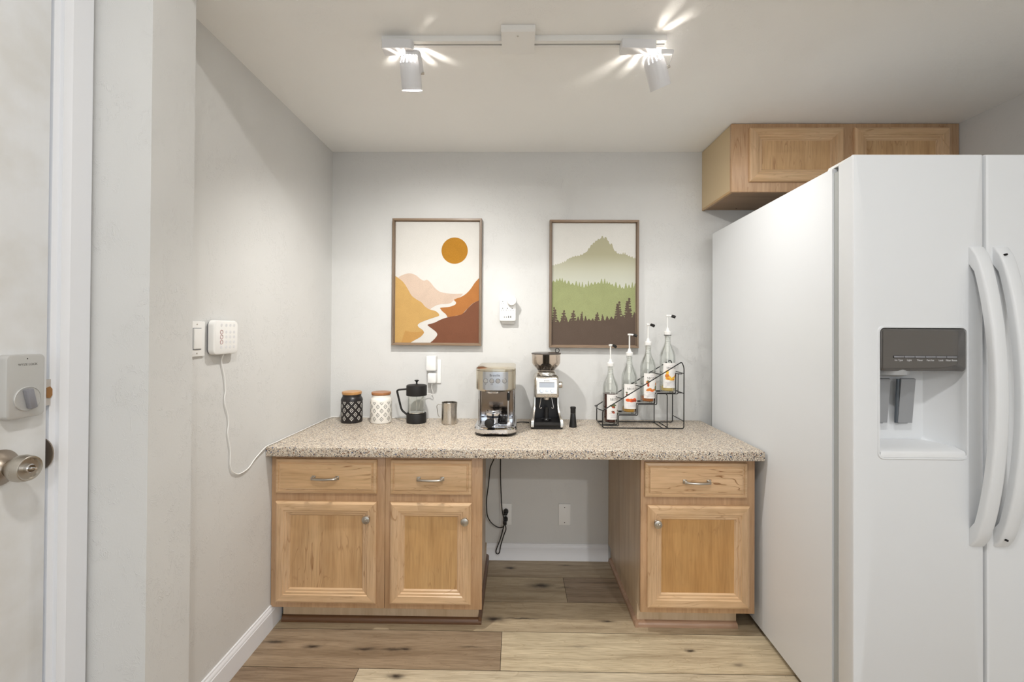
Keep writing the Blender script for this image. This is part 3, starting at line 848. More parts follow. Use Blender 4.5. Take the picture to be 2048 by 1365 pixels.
def canvas_mat(name, rgb, var=.06, sc=300):
    m, nt, b = newmat(name); b.inputs['Roughness'].default_value = .85; b.inputs['Specular IOR Level'].default_value = .15
    c = s2l(rgb)
    n = N(nt, 'ShaderNodeTexNoise', Scale=float(sc), Detail=3.0); nt.links.new(mapped(nt), n.inputs['Vector'])
    n2 = N(nt, 'ShaderNodeTexNoise', Scale=14.0, Detail=4.0, Distortion=1.0); nt.links.new(mapped(nt), n2.inputs['Vector'])
    r = ramp(nt, n.outputs['Fac'], [(.3, tuple(x*(1-var*2) for x in c)), (.7, tuple(min(1, x*(1+var)) for x in c))])
    r2 = ramp(nt, n2.outputs['Fac'], [(.35, (1-var, 1-var, 1-var)), (.65, (1, 1, 1))])
    nt.links.new(mix(nt, 1.0, r.outputs['Color'], r2.outputs['Color'], 'MULTIPLY'), b.inputs['Base Color'])
    return m
def sm(pts, k=6): return [(v.x, v.y) for v in spline([(a, b, 0) for a, b in pts], k)]

f1 = (-.6635, -.1850, 1.1440, 1.8225)
t1 = picture('wood-framed print of a dark gold sun over orange hills and a winding river', *f1)
c0 = (f1[0]+.0125, f1[1]-.0125, f1[2]+.0125, f1[3]-.0125)
A1 = art_map(55, 896, 60, 1290, *c0)
bm = B(); box(bm, c0[0], c0[1], -.016, -.004, c0[2], c0[3], mi=0)
yy = -.0163
pink = sm([(90, 625), (140, 600), (200, 587), (260, 605), (310, 645), (345, 660), (375, 652), (410, 680), (450, 730), (500, 770), (560, 785), (640, 792), (735, 790)]) + sm([(735, 790), (700, 825), (640, 860), (600, 890), (500, 900), (440, 925), (395, 960)]) + [(300, 990), (150, 900), (100, 700)]
shape(bm, [A1(p) for p in pink], yy, 1); yy -= .0002
gold = sm([(55, 612), (95, 640), (140, 680), (180, 740), (220, 810), (270, 850), (320, 880), (355, 920), (400, 950), (455, 965), (490, 990), (495, 1015), (440, 1035), (370, 1060), (310, 1085), (285, 1110), (300, 1135), (335, 1160), (345, 1190), (310, 1230), (250, 1265), (210, 1290)]) + [(55, 1290)]
shape(bm, [A1(p) for p in gold], yy, 2)
orange = sm([(896, 628), (850, 680), (810, 740), (770, 785), (720, 820), (660, 843), (645, 855), (665, 880), (650, 905), (590, 925), (520, 932), (508, 940), (530, 970), (565, 1000), (580, 1028)]) + sm([(580, 1028), (660, 1015), (720, 1000), (770, 950), (830, 890), (896, 855)])[1:]
shape(bm, [A1(p) for p in orange], yy, 3)
brown = sm([(896, 855), (840, 885), (790, 930), (740, 985), (690, 1010), (600, 1025), (520, 1050), (450, 1085), (395, 1100), (385, 1112), (420, 1140), (465, 1175), (480, 1205), (460, 1240), (430, 1270), (405, 1290)]) + [(896, 1290)]
shape(bm, [A1(p) for p in brown], yy-.0001, 4)
gold2 = sm([(160, 1165), (220, 1180), (290, 1180), (335, 1170), (346, 1190), (310, 1230), (250, 1265), (210, 1290)]) + [(120, 1290)]
shape(bm, [A1(p) for p in gold2], yy-.0001, 5)
cx, cz = A1((647, 356)); rad = 131/(896-55)*(c0[1]-c0[0])
shape(bm, [(cx+rad*math.cos(a*PI/32), cz+rad*math.sin(a*PI/32)) for a in range(64)], yy, 6)
part('canvas', bm, [canvas_mat('print_sky', (212, 209, 203), .02), canvas_mat('print_pink_hill', (204, 182, 164)), canvas_mat('print_gold_hill', (196, 158, 98)), canvas_mat('print_orange_hill', (172, 114, 64)), canvas_mat('print_brown_hill', (122, 80, 60)), canvas_mat('print_ochre', (190, 146, 86)), canvas_mat('print_sun', (176, 124, 44), .1)], t1, recalc=False)
# white river over hills is the bare canvas

f2 = (.1760, .6490, 1.1370, 1.8165)
t2_ = picture('wood-framed print of misty green mountains behind dark brown pine silhouettes', *f2)
c0 = (f2[0]+.0125, f2[1]-.0125, f2[2]+.0125, f2[3]-.0125)
A2 = art_map(68, 916, 80, 1318, *c0)
bm = B(); box(bm, c0[0], c0[1], -.016, -.004, c0[2], c0[3], mi=0)
R2 = random.Random(11)
def treeline(base, hmin, hmax, wmin, wmax, rnd, xs=68, xe=916, sharp=.5):
    """silhouette: base is a list of (x, y) profile; small pointed or round crowns sit on it"""
    def by(x):
        for (a, b), (c, d) in zip(base, base[1:]):
            if a <= x <= c: return b + (d-b)*(x-a)/(c-a)
        return base[-1][1]
    out = [(xs, by(xs))]; x = xs + 2
    while x < xe - wmin:
        wd = rnd.uniform(wmin, wmax); h = rnd.uniform(hmin, hmax)
        for u, v in ((0, 0), (.14, .35), (.26, .55), (.34, .85), (.5, 1.0), (.66, .85), (.74, .55), (.86, .35), (1, 0)):
            out.append((min(x+wd*u, xe-.5), by(min(x+wd*u, xe)) - h*v))
        x += wd + rnd.uniform(1, 8)
    out.append((xe, by(xe)))
    res = [out[0]]
    for p in out[1:]:
        if p[0] > res[-1][0] + .05: res.append(p)
    return res
mt = treeline([(68, 520), (120, 505), (200, 480), (240, 445), (290, 425), (360, 415), (420, 375), (460, 320), (510, 268), (560, 240)], 4, 16, 14, 26, R2, 68, 545)
mt += [(556, 240), (566, 232), (571, 214), (582, 214), (590, 235), (597, 240), (600, 224), (612, 222), (622, 232), (628, 256), (640, 262), (648, 290), (658, 300), (664, 286), (676, 292), (686, 330), (694, 350), (702, 362)]
mt += treeline([(702, 365), (740, 398), (800, 398), (860, 425), (916, 448)], 8, 30, 14, 26, R2, 706, 916)
skyline(bm, [A2(p) for p in mt], A2((0, 760))[1], -.0163, 1)
gr = treeline([(68, 690), (150, 665), (210, 695), (300, 715), (400, 735), (480, 705), (560, 695), (640, 695), (720, 735), (800, 745), (860, 735), (916, 735)], 15, 58, 20, 36, R2)
skyline(bm, [A2(p) for p in gr], A2((0, 1120))[1], -.0165, 2)
dk = treeline([(68, 1095), (200, 1085), (330, 1080), (450, 1065), (560, 1080), (640, 1060), (740, 1040), (840, 1030), (916, 1040)], 14, 58, 22, 40, R2)
skyline(bm, [A2(p) for p in dk], A2((0, 1318))[1], -.0167, 3)
def pine(cx, top, bot, wd):
    def lump(x, y, rx, ry):
        P = [(min(max(x+rx*math.cos(k*PI/7)*R2.uniform(.88, 1.1), 68.5), 915.5), y+ry*math.sin(k*PI/7)*R2.uniform(.85, 1.1)) for k in range(14)]
        shape(bm, [A2(p) for p in P], lump.y, 3); lump.y -= .00001
    lump.y = -.0168 - .00001*R2.random()
    n = max(4, int((bot-top)/22))
    lump(cx, (top+bot)/2+20, 7, (bot-top)/2+16)
    for k in range(n+1):
        u = k/n; y = top + (bot-top)*u
        ww = wd*(.20+.34*u)
        lump(cx+R2.uniform(-.12, .12)*wd, y, ww*.62, 13)
        if k: lump(cx-ww*.55, y+R2.uniform(-3, 5), ww*.42, 9); lump(cx+ww*.55, y+R2.uniform(-3, 5), ww*.42, 9)
for a in ((840, 850, 1040, 95), (742, 885, 1050, 90), (190, 975, 1080, 72), (288, 978, 1075, 74), (528, 995, 1075, 60), (100, 945, 1090, 70), (372, 990, 1070, 40), (583, 1015, 1075, 36), (905, 990, 1050, 50)):
    pine(*a)
mm_, nt, b = newmat('print_misty_mountain'); b.inputs['Roughness'].default_value = .85
sepn = N(nt, 'ShaderNodeSeparateXYZ'); nt.links.new(mapped(nt), sepn.inputs[0])
mr = N(nt, 'ShaderNodeMapRange'); mr.inputs['From Min'].default_value = A2((0, 720))[1]; mr.inputs['From Max'].default_value = A2((0, 400))[1]; nt.links.new(sepn.outputs[2], mr.inputs['Value'])
rp = ramp(nt, mr.outputs['Result'], [(0, s2l((198, 200, 188))), (.45, s2l((190, 190, 172))), (1, s2l((172, 168, 140)))]); nt.links.new(rp.outputs['Color'], b.inputs['Base Color'])
part('canvas', bm, [canvas_mat('print_pale_sky', (220, 218, 212), .02), mm_, canvas_mat('print_green_wood', (158, 164, 118), .07), canvas_mat('print_dark_wood', (98, 84, 74), .06)], t2_, recalc=False)

# ================================================================ TRACK LIGHT
t = thing('track_light', 'white ceiling track light with a canopy plate and two spot heads', 'ceiling light', (0, -.92, 2.19))
bm = B()
# track: channel with an open slot underneath
prism(bm, [(-.936, 2.1899), (-.936, 2.171), (-.921, 2.171), (-.921, 2.181), (-.913, 2.181), (-.913, 2.171), (-.901, 2.171), (-.901, 2.1899)], 'x', -.447, .485)
part('track', bm, M_white, t, ang=30)
bm = B(); box(bm, -.445, .483, -.9205, -.9135, 2.1795, 2.1815); part('slot', bm, M_hole, t)
bm = B()
prism(bm, [(-.986, 2.1895), (-.986, 2.176), (-.982, 2.170), (-.970, 2.1665), (-.935, 2.1665), (-.920, 2.164), (-.878, 2.164), (-.874, 2.168), (-.874, 2.1895)], 'x', -.053, .055)
cpz = part('canopy', bm, M_white, t, ang=30)
bm = B(); cyl(bm, (0, -.965, 2.1668), (0, -.965, 2.1655), .0025, n=12); part('canopy_screw', bm, M_nick, cpz)
M_can = plain('white_lamp_enamel', (226, 226, 228), .3)
M_glow = plain('lamp_glow', (255, 246, 232), .5, emit=14)
def spot_head(ax0, ax1, piv, ax, yaw_label, power, round_end):
    """adapter box from ax0 to ax1 under the track; piv = can centre; ax = beam direction"""
    bm = B()
    x0, x1 = ax0, ax1
    y0, y1 = -.950, -.908
    r = .012
    pl = []
    for cx, cy, a0 in ((x1-r*1.3, y1-r, 0), (x0+.004, y1-.004, PI/2), (x0+.004, y0+.004, PI), (x1-r*1.3, y0+r, 1.5*PI)):
        rr_ = .004 if cx < (x0+x1)/2 else r
        if round_end < 0:
            rr_ = .004
        for j in range(5):
            a = a0+PI/2*j/4; pl.append((cx+rr_*math.cos(a), cy+rr_*math.sin(a)))
    prism(bm, pl, 'z', 2.1405, 2.1708)
    hd = part('spot_head', bm, M_can, t, ang=40)
    ax = Vector(ax).normalized(); c = Vector(piv)
    R = .0345
    # shade: domed rear with cooling slots, open mouth
    prof = [(0, -.058), (.012, -.0575), (.022, -.054), (.0295, -.046), (R-.0015, -.036), (R, -.030), (R, .052), (R-.0015, .052), (R-.0015, -.028)]
    n = 48
    def skip(k, i):
        return k in (2, 3, 4) and i in (6, 9, 12, 15, 18, 30, 33, 36, 39, 42)
    bm = B(); 
    rg = lathe(bm, prof, c, ax, n=n, skip=skip)
    sh = part('lamp_shade', bm, M_can, hd, ang=40, recalc=False)
    # lamp face just inside the mouth
    bm = B(); lathe(bm, [(0, .030), (.024, .030), (.026, .026), (.020, .000), (.010, -.012), (0, -.012)], c, ax, n=32)
    part('bulb', bm, M_glow, hd)
    # bracket strap
    side = Vector((1, 0, 0)); side = (side - ax*side.dot(ax)).normalized()
    top = Vector((c.x + .012, -.930, 2.1395))
    s0 = c + side*(R+.004)
    bm = B()
    pts = round_poly([top + Vector((-.016, 0, 0)), Vector((s0.x + .001, -.930, 2.1385)), Vector((s0.x+.002, (s0.y-.93)/2, (s0.z+2.1385)/2)), s0], .006)
    tube(bm, pts, .004, 8, flat=(.0012, .008))
    part('bracket', bm, M_can, hd)
    bm = B(); cyl(bm, s0 - side*.006, s0 + side*.007, .0045, n=16); part('pivot_knob', bm, M_nick, hd)
    # the lamp's light
    d = bpy.data.lights.new('spot_light', 'AREA'); d.shape = 'DISK'; d.size = .044; d.energy = power; d.color = (1.0, .982, .95); d.spread = math.radians(145)
    lo = bpy.data.objects.new('spot_light', d); COL.objects.link(lo)
    lo.parent = hd
    lo.location = c + ax*.0312 - org(hd)
    lo.rotation_euler = ax.to_track_quat('-Z', 'Y').to_euler()
    # light escaping rearward through the slots
    d = bpy.data.lights.new('rear_light', 'POINT'); d.energy = 1.9; d.shadow_soft_size = .005; d.color = (1.0, .93, .84)
    lo = bpy.data.objects.new('rear_light', d); COL.objects.link(lo); lo.parent = hd
    lo.location = c - ax*.026 - org(hd)
    return hd
spot_head(-.443, -.340, (-.3655, -.872, 2.103), (0, .42, -.907), 'left', SPOT_L, 1)
spot_head(.337, .462, (.4725, -.872, 2.106), (.38, .36, -.86), 'right', SPOT_R, -1)

# ceiling lamps of the room behind the camera
for (lx, ly) in ((.10, -2.40), (1.45, -4.90)):
    tt_ = thing('flush_ceiling_lamp', 'round flush ceiling lamp on the higher ceiling outside the niche', 'ceiling light', (lx, ly, ZC2), 'flush lamps on the higher ceiling')
    bm = B(); lathe(bm, [(0, 0), (.15, 0), (.15, -.02), (.14, -.035), (.122, -.035), (.122, -.012), (0, -.012)], (lx, ly, ZC2), n=48); part('housing', bm, M_white, tt_)
    bm = B(); cyl(bm, (lx, ly, ZC2-.018), (lx, ly, ZC2-.014), .118, n=48); part('diffuser', bm, plain('lamp_diffuser', (255, 250, 240), .5, emit=3), tt_)

# ================================================================ WALL DEVICES
# multi outlet adapter between the prints
t = thing('outlet_extender', 'white multi-outlet wall extender between the two framed prints', 'outlet', (-.04, -.01, 1.275))
bm = B(); pillow(bm, -.0895, -.0015, 1.2755, 1.398, -.0015, -.040, .010, .004); part('housing', bm, M_white, t)
bm = B(); pillow(bm, -.079, -.007, 1.262, 1.30, -.0015, -.018, .004, .002); part('back_plate', bm, M_offwhite, t)
bm = B()
def slots(bm, cx, cz, y):
    box(bm, cx-.0072, cx-.0058, y-.0004, y+.001, cz-.0038, cz+.0028)
    box(bm, cx+.0052, cx+.0064, y-.0004, y+.001, cz-.0038, cz+.0028)
    cyl(bm, (cx, y-.0004, cz+.0095), (cx, y+.001, cz+.0095), .0024, n=12)
for cx, cz in ((-.0715, 1.370), (-.0715, 1.334), (-.0465, 1.334), (-.0215, 1.334)):
    bm = B(); slots(bm, cx, cz, -.040); part('socket', bm, M_hole, t)
for i, x in enumerate((-.062, -.051, -.040, -.029)):
    bm = B(); box(bm, x-.0012-(.0006*(i > 1)), x+.0012+(.0006*(i > 1)), -.0404, -.039, 1.293, 1.3045 if i > 1 else 1.301)
    part('usb_port', bm, M_hole, t)
t = thing('plug_in_disc', 'round white plug-in disc on the upper right of the outlet extender', 'plug', (-.024, -.04, 1.382))
bm = B(); lathe(bm, [(0, 0), (.0245, 0), (.0255, .004), (.0255, .018), (.0235, .0215), (0, .0225)], (-.024, -.0402, 1.3835), (0, -1, 0)); part('body', bm, M_white, t)
bm = B(); box(bm, -.033, -.015, -.0630, -.0624, 1.3838, 1.3844); part('seam', bm, M_grey, t)

# wall outlet with two chargers under the first print
def plate(label, x0, x1, z0, z1, kind):
    t = thing('wall_plate' if kind == 'blank' else 'wall_outlet', label, 'wall plate' if kind == 'blank' else 'outlet', ((x0+x1)/2, -.001, z0))
    bm = B(); pillow(bm, x0, x1, z0, z1, -.0008, -.0065, .003, .002); part('cover', bm, M_white, t)
    if kind == 'blank':
        for z in (z0+.015, z1-.018):
            bm = B(); cyl(bm, ((x0+x1)/2, -.0069, z), ((x0+x1)/2, -.006, z), .0025, n=12)
            part('screw', bm, plain('dark_screw', (90, 82, 74), .5, metal=.5), t)
    else:
        for dz in (-.02, .02):
            bm = B(); slots(bm, (x0+x1)/2, (z0+z1)/2+dz, -.0065); part('socket', bm, M_hole, t)
    return t
plate('white wall outlet above the countertop, under the sun print, holding a charger', -.470, -.402, .940, 1.068, 'outlet')
plate('white wall outlet low in the knee space with black plugs in it', -.080, -.018, .186, .300, 'outlet')
plate('blank white wall plate low in the knee space', .233, .297, .187, .300, 'blank')
t = thing('charger', 'tall white plug-in unit, upper one on the outlet under the sun print', 'charger', (-.447, -.03, 1.012))
bm = B(); pillow(bm, -.4735, -.4205, 1.0105, 1.091, -.007, -.055, .008, .005); part('body', bm, M_white, t)
t = thing('charger', 'small white charger plugged in below the taller one, white cable hanging from it', 'charger', (-.447, -.03, .942))
bm = B(); pillow(bm, -.468, -.421, .9435, .999, -.007, -.046, .010, .005); part('body', bm, M_white, t)
bm = B(); box(bm, -.4515, -.4405, -.036, -.028, .9325, .944, .001); part('cable_plug', bm, M_offwhite, t)

bm = B()
pts = [(-.446, -.032, .933), (-.447, -.030, .915), (-.441, -.026, .895), (-.446, -.022, .882), (-.465, -.020, .886), (-.488, -.020, .876), (-.503, -.022, .858), (-.512, -.024, .83), (-.516, -.028, .80), (-.520, -.022, .770), (-.54, -.016, .7555), (-.58, -.012, .7545), (-.66, -.012, .7548), (-.75, -.010, .7548), (-.86, -.009, .7552), (-.975, -.008, .7556)]
tube(bm, spline(pts, 6), .0019, 8)
cb = solo('charger_cable', bm, M_white, 'white cable running from the charger down behind the french press and canisters', 'cable', (-.5, -.02, .752))

bm = B()
xw = XL+.0045
pts = [(XL+.014, -.895, 1.138), (xw+.002, -.894, 1.12), (xw, -.889, 1.10), (xw, -.879, 1.07), (xw, -.873, 1.04), (xw, -.870, 1.01), (xw, -.8745, .985), (xw, -.868, .955), (xw, -.856, .925), (xw, -.852, .895), (xw, -.856, .865), (xw, -.850, .835), (xw, -.841, .80), (xw, -.841, .775), (xw, -.840, .745), (xw, -.829, .722), (xw, -.806, .706), (xw, -.785, .700), (xw, -.752, .7015), (xw, -.728, .708), (xw+.001, -.700, .726), (xw+.002, -.665, .742), (xw+.003, -.635, .7535), (xw+.003, -.61, .7570), (xw+.002, -.56, .7555), (xw+.004, -.51, .7565), (xw+.001, -.46, .7555), (xw+.003, -.42, .7560), (xw+.001, -.36, .7550), (xw+.003, -.30, .7555), (xw+.001, -.24, .7550), (xw+.003, -.17, .7558), (xw+.002, -.10, .7560), (xw+.004, -.04, .7560), (xw+.010, -.015, .7565), (XL+.026, -.010, .7568)]
tube(bm, spline(pts, 5), .0021, 8)
solo('keypad_cable', bm, M_white, 'white cable hanging from the alarm keypad and looping up onto the countertop corner', 'cable', (XL+.005, -.7, .7))

# alarm keypad and light switch on the left wall
t = thing('alarm_keypad', 'white rounded square alarm keypad on the left wall beside the light switch', 'keypad', (XL, -.885, 1.14))
ky0, ky1, kz0, kz1 = -.963, -.836, 1.1385, 1.2520
bm = B(); xpillow(bm, -.958, -.842, 1.141, 1.2480, XL+.0008, XL+.010, .016, .003); part('wall_bracket', bm, plain('grey_bracket', (120, 120, 122), .5), t)
bm = B(); xpillow(bm, ky0, ky1, kz0, kz1, XL+.008, XL+.026, .018, .006); kb = part('housing', bm, M_white, t)
xk = XL+.0261
M_keys = plain('pale_grey_keys', (226, 226, 227), .5); M_ring = plain('dusky_red_rings', (178, 116, 112), .5)
for r_, z in enumerate((1.236, 1.213, 1.197, 1.180, 1.163)):
    for c_, yv in enumerate((-.925, -.901, -.880, -.860)):
        red = c_ == 0 and r_ in (1, 2, 3)
        bm = B()
        if red: tube(bm, [(xk+.0006, yv+.0066*math.cos(a*PI/12), z+.0066*math.sin(a*PI/12)) for a in range(24)], .0006, 6, closed=True)
        else:
            lathe(bm, [(0.0, .0006), (.0052, .0006), (.0055, 0)], (xk-.0003, yv, z), (1, 0, 0), n=16)
            box(bm, xk+.0002, xk+.0006, yv-.0007, yv+.0007, z-.0018, z+.0018)
        part('keypad_button', bm, M_ring if red else M_keys, kb)
t = thing('light_switch', 'white rocker light switch at the near end of the left wall', 'light switch', (XL, -1.01, 1.136))
bm = B(); xpillow(bm, -1.046, -.9745, 1.136, 1.2465, XL+.0006, XL+.0065, .003, .002); part('cover', bm, M_white, t)
bm = B(); xpillow(bm, -1.026, -.994, 1.160, 1.2235, XL+.006, XL+.0105, .002, .0015); part('rocker', bm, M_white, t)
bm = B(); box(bm, XL+.0062, XL+.0067, -1.0285, -.9915, 1.1575, 1.226); part('rocker_gap', bm, M_grey, t)
for z in (1.146, 1.237):
    bm = B(); cyl(bm, (XL+.006, -1.010, z), (XL+.0070, -1.010, z), .0024, n=10); part('screw', bm, M_nick, t)

# ================================================================ COUNTER OBJECTS
ZK = .752
def canister(loc, label, M_body, M_pat, M_lid, flip):
    t = thing('canister', label, 'canister', loc, 'patterned ceramic canisters')
    bm = B()
    H, R = .143, .0535
    prof = [(0, 0), (.048, 0), (.0515, .002), (R, .008), (R, .112), (.0525, .119), (.0495, .1255), (.0465, .129), (.0455, .1325), (.0455, H-.002), (.0430, H-.002), (.043, .12), (0, .12)]
    lathe(bm, prof, n=56)
    # diamonds painted round the body
    rows = [.107, .0865, .066, .0455, .025]
    nc = 9
    def strip(ca, cz, s0, s1, rr=random.Random(1)):
        ring0 = []; ring1 = []
        for s, ring in ((s0, ring0), (s1, ring1)):
            for (da, dz) in ((1, 0), (.5, .5), (0, 1), (-.5, .5), (-1, 0), (-.5, -.5), (0, -1), (.5, -.5)):
                a = ca + da*s/R*.92; z = cz + dz*s*1.15
                z = min(z, .110)
                ring.append(bm.verts.new(((R+.0004)*math.cos(a), (R+.0004)*math.sin(a), z)))
        return ring0, ring1
    for ri, z in enumerate(rows):
        for k in range(nc):
            ca = (k + (.5 if ri % 2 else 0)) * 2*PI/nc + .16
            a, b_ = strip(ca, z, .0078, .0103)
            for i in range(8):
                try: f = bm.faces.new((b_[i], b_[(i+1) % 8], a[(i+1) % 8], a[i])); f.material_index = 1
                except ValueError: pass
            d = [bm.verts.new(((R+.0004)*math.cos(ca+u*.0022/R), (R+.0004)*math.sin(ca+u*.0022/R), min(z+v*.0026, .110))) for u, v in ((1, 0), (0, 1), (-1, 0), (0, -1))]
            f = bm.faces.new(d); f.material_index = 1
    part('jar', bm, [M_body, M_pat], t, local=True, recalc=False)
    bm = B(); lathe(bm, [(0, H-.012), (.042, H-.012), (.042, H), (.0475, H), (.0485, H+.002), (.0485, H+.011), (.0470, H+.013), (0, H+.013)], n=48)
    part('lid', bm, M_lid, t, local=True)
    return t
M_cblk = plain('matte_black_glaze', (34, 30, 31), .35); M_cwht = plain('cream_glaze', (240, 236, 228), .3)
canister((-.842, -.113, ZK), 'black canister with white diamonds and a wooden lid, in the counter corner', M_cblk, M_cwht, W_lid, 0)
canister((-.689, -.118, ZK), 'white canister with black diamonds and a wooden lid, beside the french press', M_cwht, M_cblk, W_lid2, 1)

# french press
t = thing('french_press', 'black and glass french press coffee maker with its handle to the left', 'french press', (-.508, -.115, ZK))
bm = B(); lathe(bm, [(0, 0), (.048, 0), (.050, .002), (.050, .0465), (.0485, .049), (.0462, .049), (.0458, .030), (0, .030)], n=48); part('base', bm, M_blackm, t, local=True)
bm = B(); lathe(bm, [(0, .032), (.0448, .032), (.0450, .150), (.0435, .150), (.0433, .034), (0, .034)], n=48); part('glass_beaker', bm, M_glass, t, local=True)
bm = B(); lathe(bm, [(.0465, .139), (.0515, .139), (.0520, .142), (.0520, .186), (.0510, .190), (.046, .193), (.012, .1955), (0, .1955)], n=48)
lathe(bm, [(.0465, .139), (.0465, .186), (0, .186)], n=48)
ld = part('lid', bm, M_blackm, t, local=True, recalc=False)
bm = B(); lathe(bm, [(0, .195), (.006, .195), (.0045, .199), (.0045, .208), (.009, .211), (.0115, .213), (.0115, .2155), (.009, .218), (0, .2185)], n=28); part('plunger_knob', bm, M_black, t, local=True)
bm = B(); cyl(bm, (0, 0, .050), (0, 0, .186), .0016, n=12)
lathe(bm, [(0, .050), (.041, .050), (.0425, .052), (.0425, .056), (.041, .057), (0, .0575)], n=40); part('plunger', bm, M_chrome, t, local=True)
bm = B()
pts = round_poly([(-.049, 0, .170), (-.094, 0, .166), (-.101, 0, .160), (-.077, 0, .062), (-.046, 0, .038)], .016)
tube(bm, pts, .006, 12, flat=(.0085, .0048)); part('handle', bm, M_blackm, t, local=True)

# milk pitcher
t = thing('milk_pitcher', 'small stainless steel milk frothing pitcher between the press and espresso machine', 'pitcher', (-.337, -.132, ZK))
bm = B(); lathe(bm, [(0, 0), (.0375, 0), (.0395, .002), (.0400, .012), (.0385, .060), (.0380, .104), (.0388, .1065), (.0380, .1075), (.0370, .1065), (.0370, .06), (.0385, .014), (0, .004)], n=56)
# pouring lip
for v in bm.verts:
    if v.co.z > .085 and v.co.x > .02 and abs(v.co.y) < .014: v.co.x += .003*(v.co.z-.085)/.02*(1-abs(v.co.y)/.014)
part('jug', bm, M_steel, t, local=True)
bm = B(); pts = round_poly([(-.037, 0, .094), (-.058, 0, .096), (-.064, 0, .088), (-.0565, 0, .040), (-.0495, 0, .032)], .010)
tube(bm, pts, .004, 10, flat=(.0042, .0015)); part('handle', bm, M_steel, t, local=True)

# ---- espresso machine
EX, EY = -.091, -.245
t = thing('espresso_machine', 'compact polished steel espresso machine with round buttons on its head', 'espresso machine', (EX, EY, ZK))
def super_ring(w, yb, yf, z, rb=.02, bulge=.02, rf=.045, n=8):
    """rounded plan outline with a bowed front"""
    pts = []
    h = w/2
    def arc(cx, cy, r, a0):
        for j in range(n+1):
            a = a0+PI/2*j/n; pts.append((cx+r*math.cos(a), cy+r*math.sin(a), z))
    arc(h-rb, yb-rb, rb, 0); arc(-h+rb, yb-rb, rb, PI/2)
    arc(-h+rf, yf+rf, rf, PI)
    arc(h-rf, yf+rf, rf, 1.5*PI)
    out = []
    for x, y, z_ in pts:
        if y < yf+rf: y -= bulge*(1-(x/h)**2)*min(1, (yf+rf-y)/rf)
        out.append((x, y, z_))
    return out
bm = B()
rings_solid(bm, [super_ring(.180, .150, -.140, 0, bulge=.018), super_ring(.186, .155, -.150, .003, bulge=.02), super_ring(.188, .155, -.152, .014, bulge=.02)])
for v in bm.verts:     # arched recess between the front feet
    if v.co.z < .004 and abs(v.co.x) < .052 and v.co.y < 0: v.co.z = .010
part('foot_skirt', bm, M_black, t, local=True)
bm = B()
rings_solid(bm, [super_ring(.190, .156, -.154, .013, bulge=.02), super_ring(.194, .158, -.157, .017, bulge=.021), super_ring(.194, .158, -.157, .031, bulge=.021), super_ring(.188, .155, -.150, .038, bulge=.02), super_ring(.176, .150, -.140, .0395, bulge=.018)])
part('base', bm, M_chrome, t, local=True)
bm = B()
rings_solid(bm, [super_ring(.168, -.01, -.136, .0396, rb=.01, bulge=.016), super_ring(.168, -.01, -.136, .0425, rb=.01, bulge=.016), super_ring(.162, -.014, -.132, .043, rb=.01, bulge=.016)])
for i in range(7):
    y = -.03 - i*.016
    box(bm, -.068, .068, y-.002, y+.002, .0428, .0442, .0005)
part('drip_tray', bm, M_chrome, t, local=True)
# rear tower with polished cheeks
bm = B()
rings_solid(bm, [[(x, y, z) for x, y in ((-.074, .150), (-.088, .135), (-.088, -.010), (-.082, -.016), (-.076, -.010), (-.076, .04), (.076, .04), (.076, -.010), (.082, -.016), (.088, -.010), (.088, .135), (.074, .150))] for z in (.0395, .215)])
part('tower', bm, M_chrome, t, local=True, ang=50)
bm = B(); box(bm, -.0755, .0755, .0385, .0405, .060, .214); part('back_splash', bm, plain('dark_mirror_steel', (150, 138, 128), .12, metal=1), t, local=True)
bm = B()
rings_solid(bm, [super_ring(.150, .150, -.125, .197, rf=.05, bulge=.02), super_ring(.172, .155, -.143, .200, rf=.05, bulge=.02), super_ring(.181, .157, -.152, .208, rf=.05, bulge=.02), super_ring(.182, .158, -.152, .291, rf=.05, bulge=.02), super_ring(.180, .156, -.150, .2925, rf=.05, bulge=.02)])
hd = part('head', bm, M_steelw, t, local=True, ang=40)
bm = B()
rings_solid(bm, [super_ring(.182, .158, -.152, .2928, rf=.05, bulge=.02), super_ring(.182, .158, -.152, .300, rf=.05, bulge=.02), super_ring(.170, .150, -.140, .307, rf=.05, bulge=.02), super_ring(.12, .12, -.09, .3085, rf=.04, bulge=.01)])
part('top_cover', bm, M_steelw, t, local=True, ang=40)
# control panel curved on the front
def front_y(x, w=.182, yf=-.152, rf=.05, bulge=.02):
    h = w/2
    if abs(x) <= h-rf: return yf - bulge*(1-(x/h)**2)
    d = abs(x)-(h-rf); y = yf + rf - math.sqrt(max(0, rf*rf-d*d))
    return y - bulge*(1-(x/h)**2)*min(1, (yf+rf-y)/rf)
def curved_plate(bm, x0, x1, z0, z1, off, th=.0015, n=14, r=.008):
    rows_ = []
    for i in range(n+1):
        x = x0+(x1-x0)*i/n
        e = min(i, n-i); zc = r*(1-min(1, e/2.0))**2
        rows_.append([(x, front_y(x)-off, z0+zc), (x, front_y(x)-off, z1), (x, front_y(x)-off+th+.002, z1), (x, front_y(x)-off+th+.002, z0+zc)])
    rings_solid(bm, rows_)
bm = B(); curved_plate(bm, -.056, .057, .207, .289, .0022); part('control_panel', bm, brushed('bright_brushed_steel', (206, 208, 212), .2, (6, 6, 300)), hd, local=True)
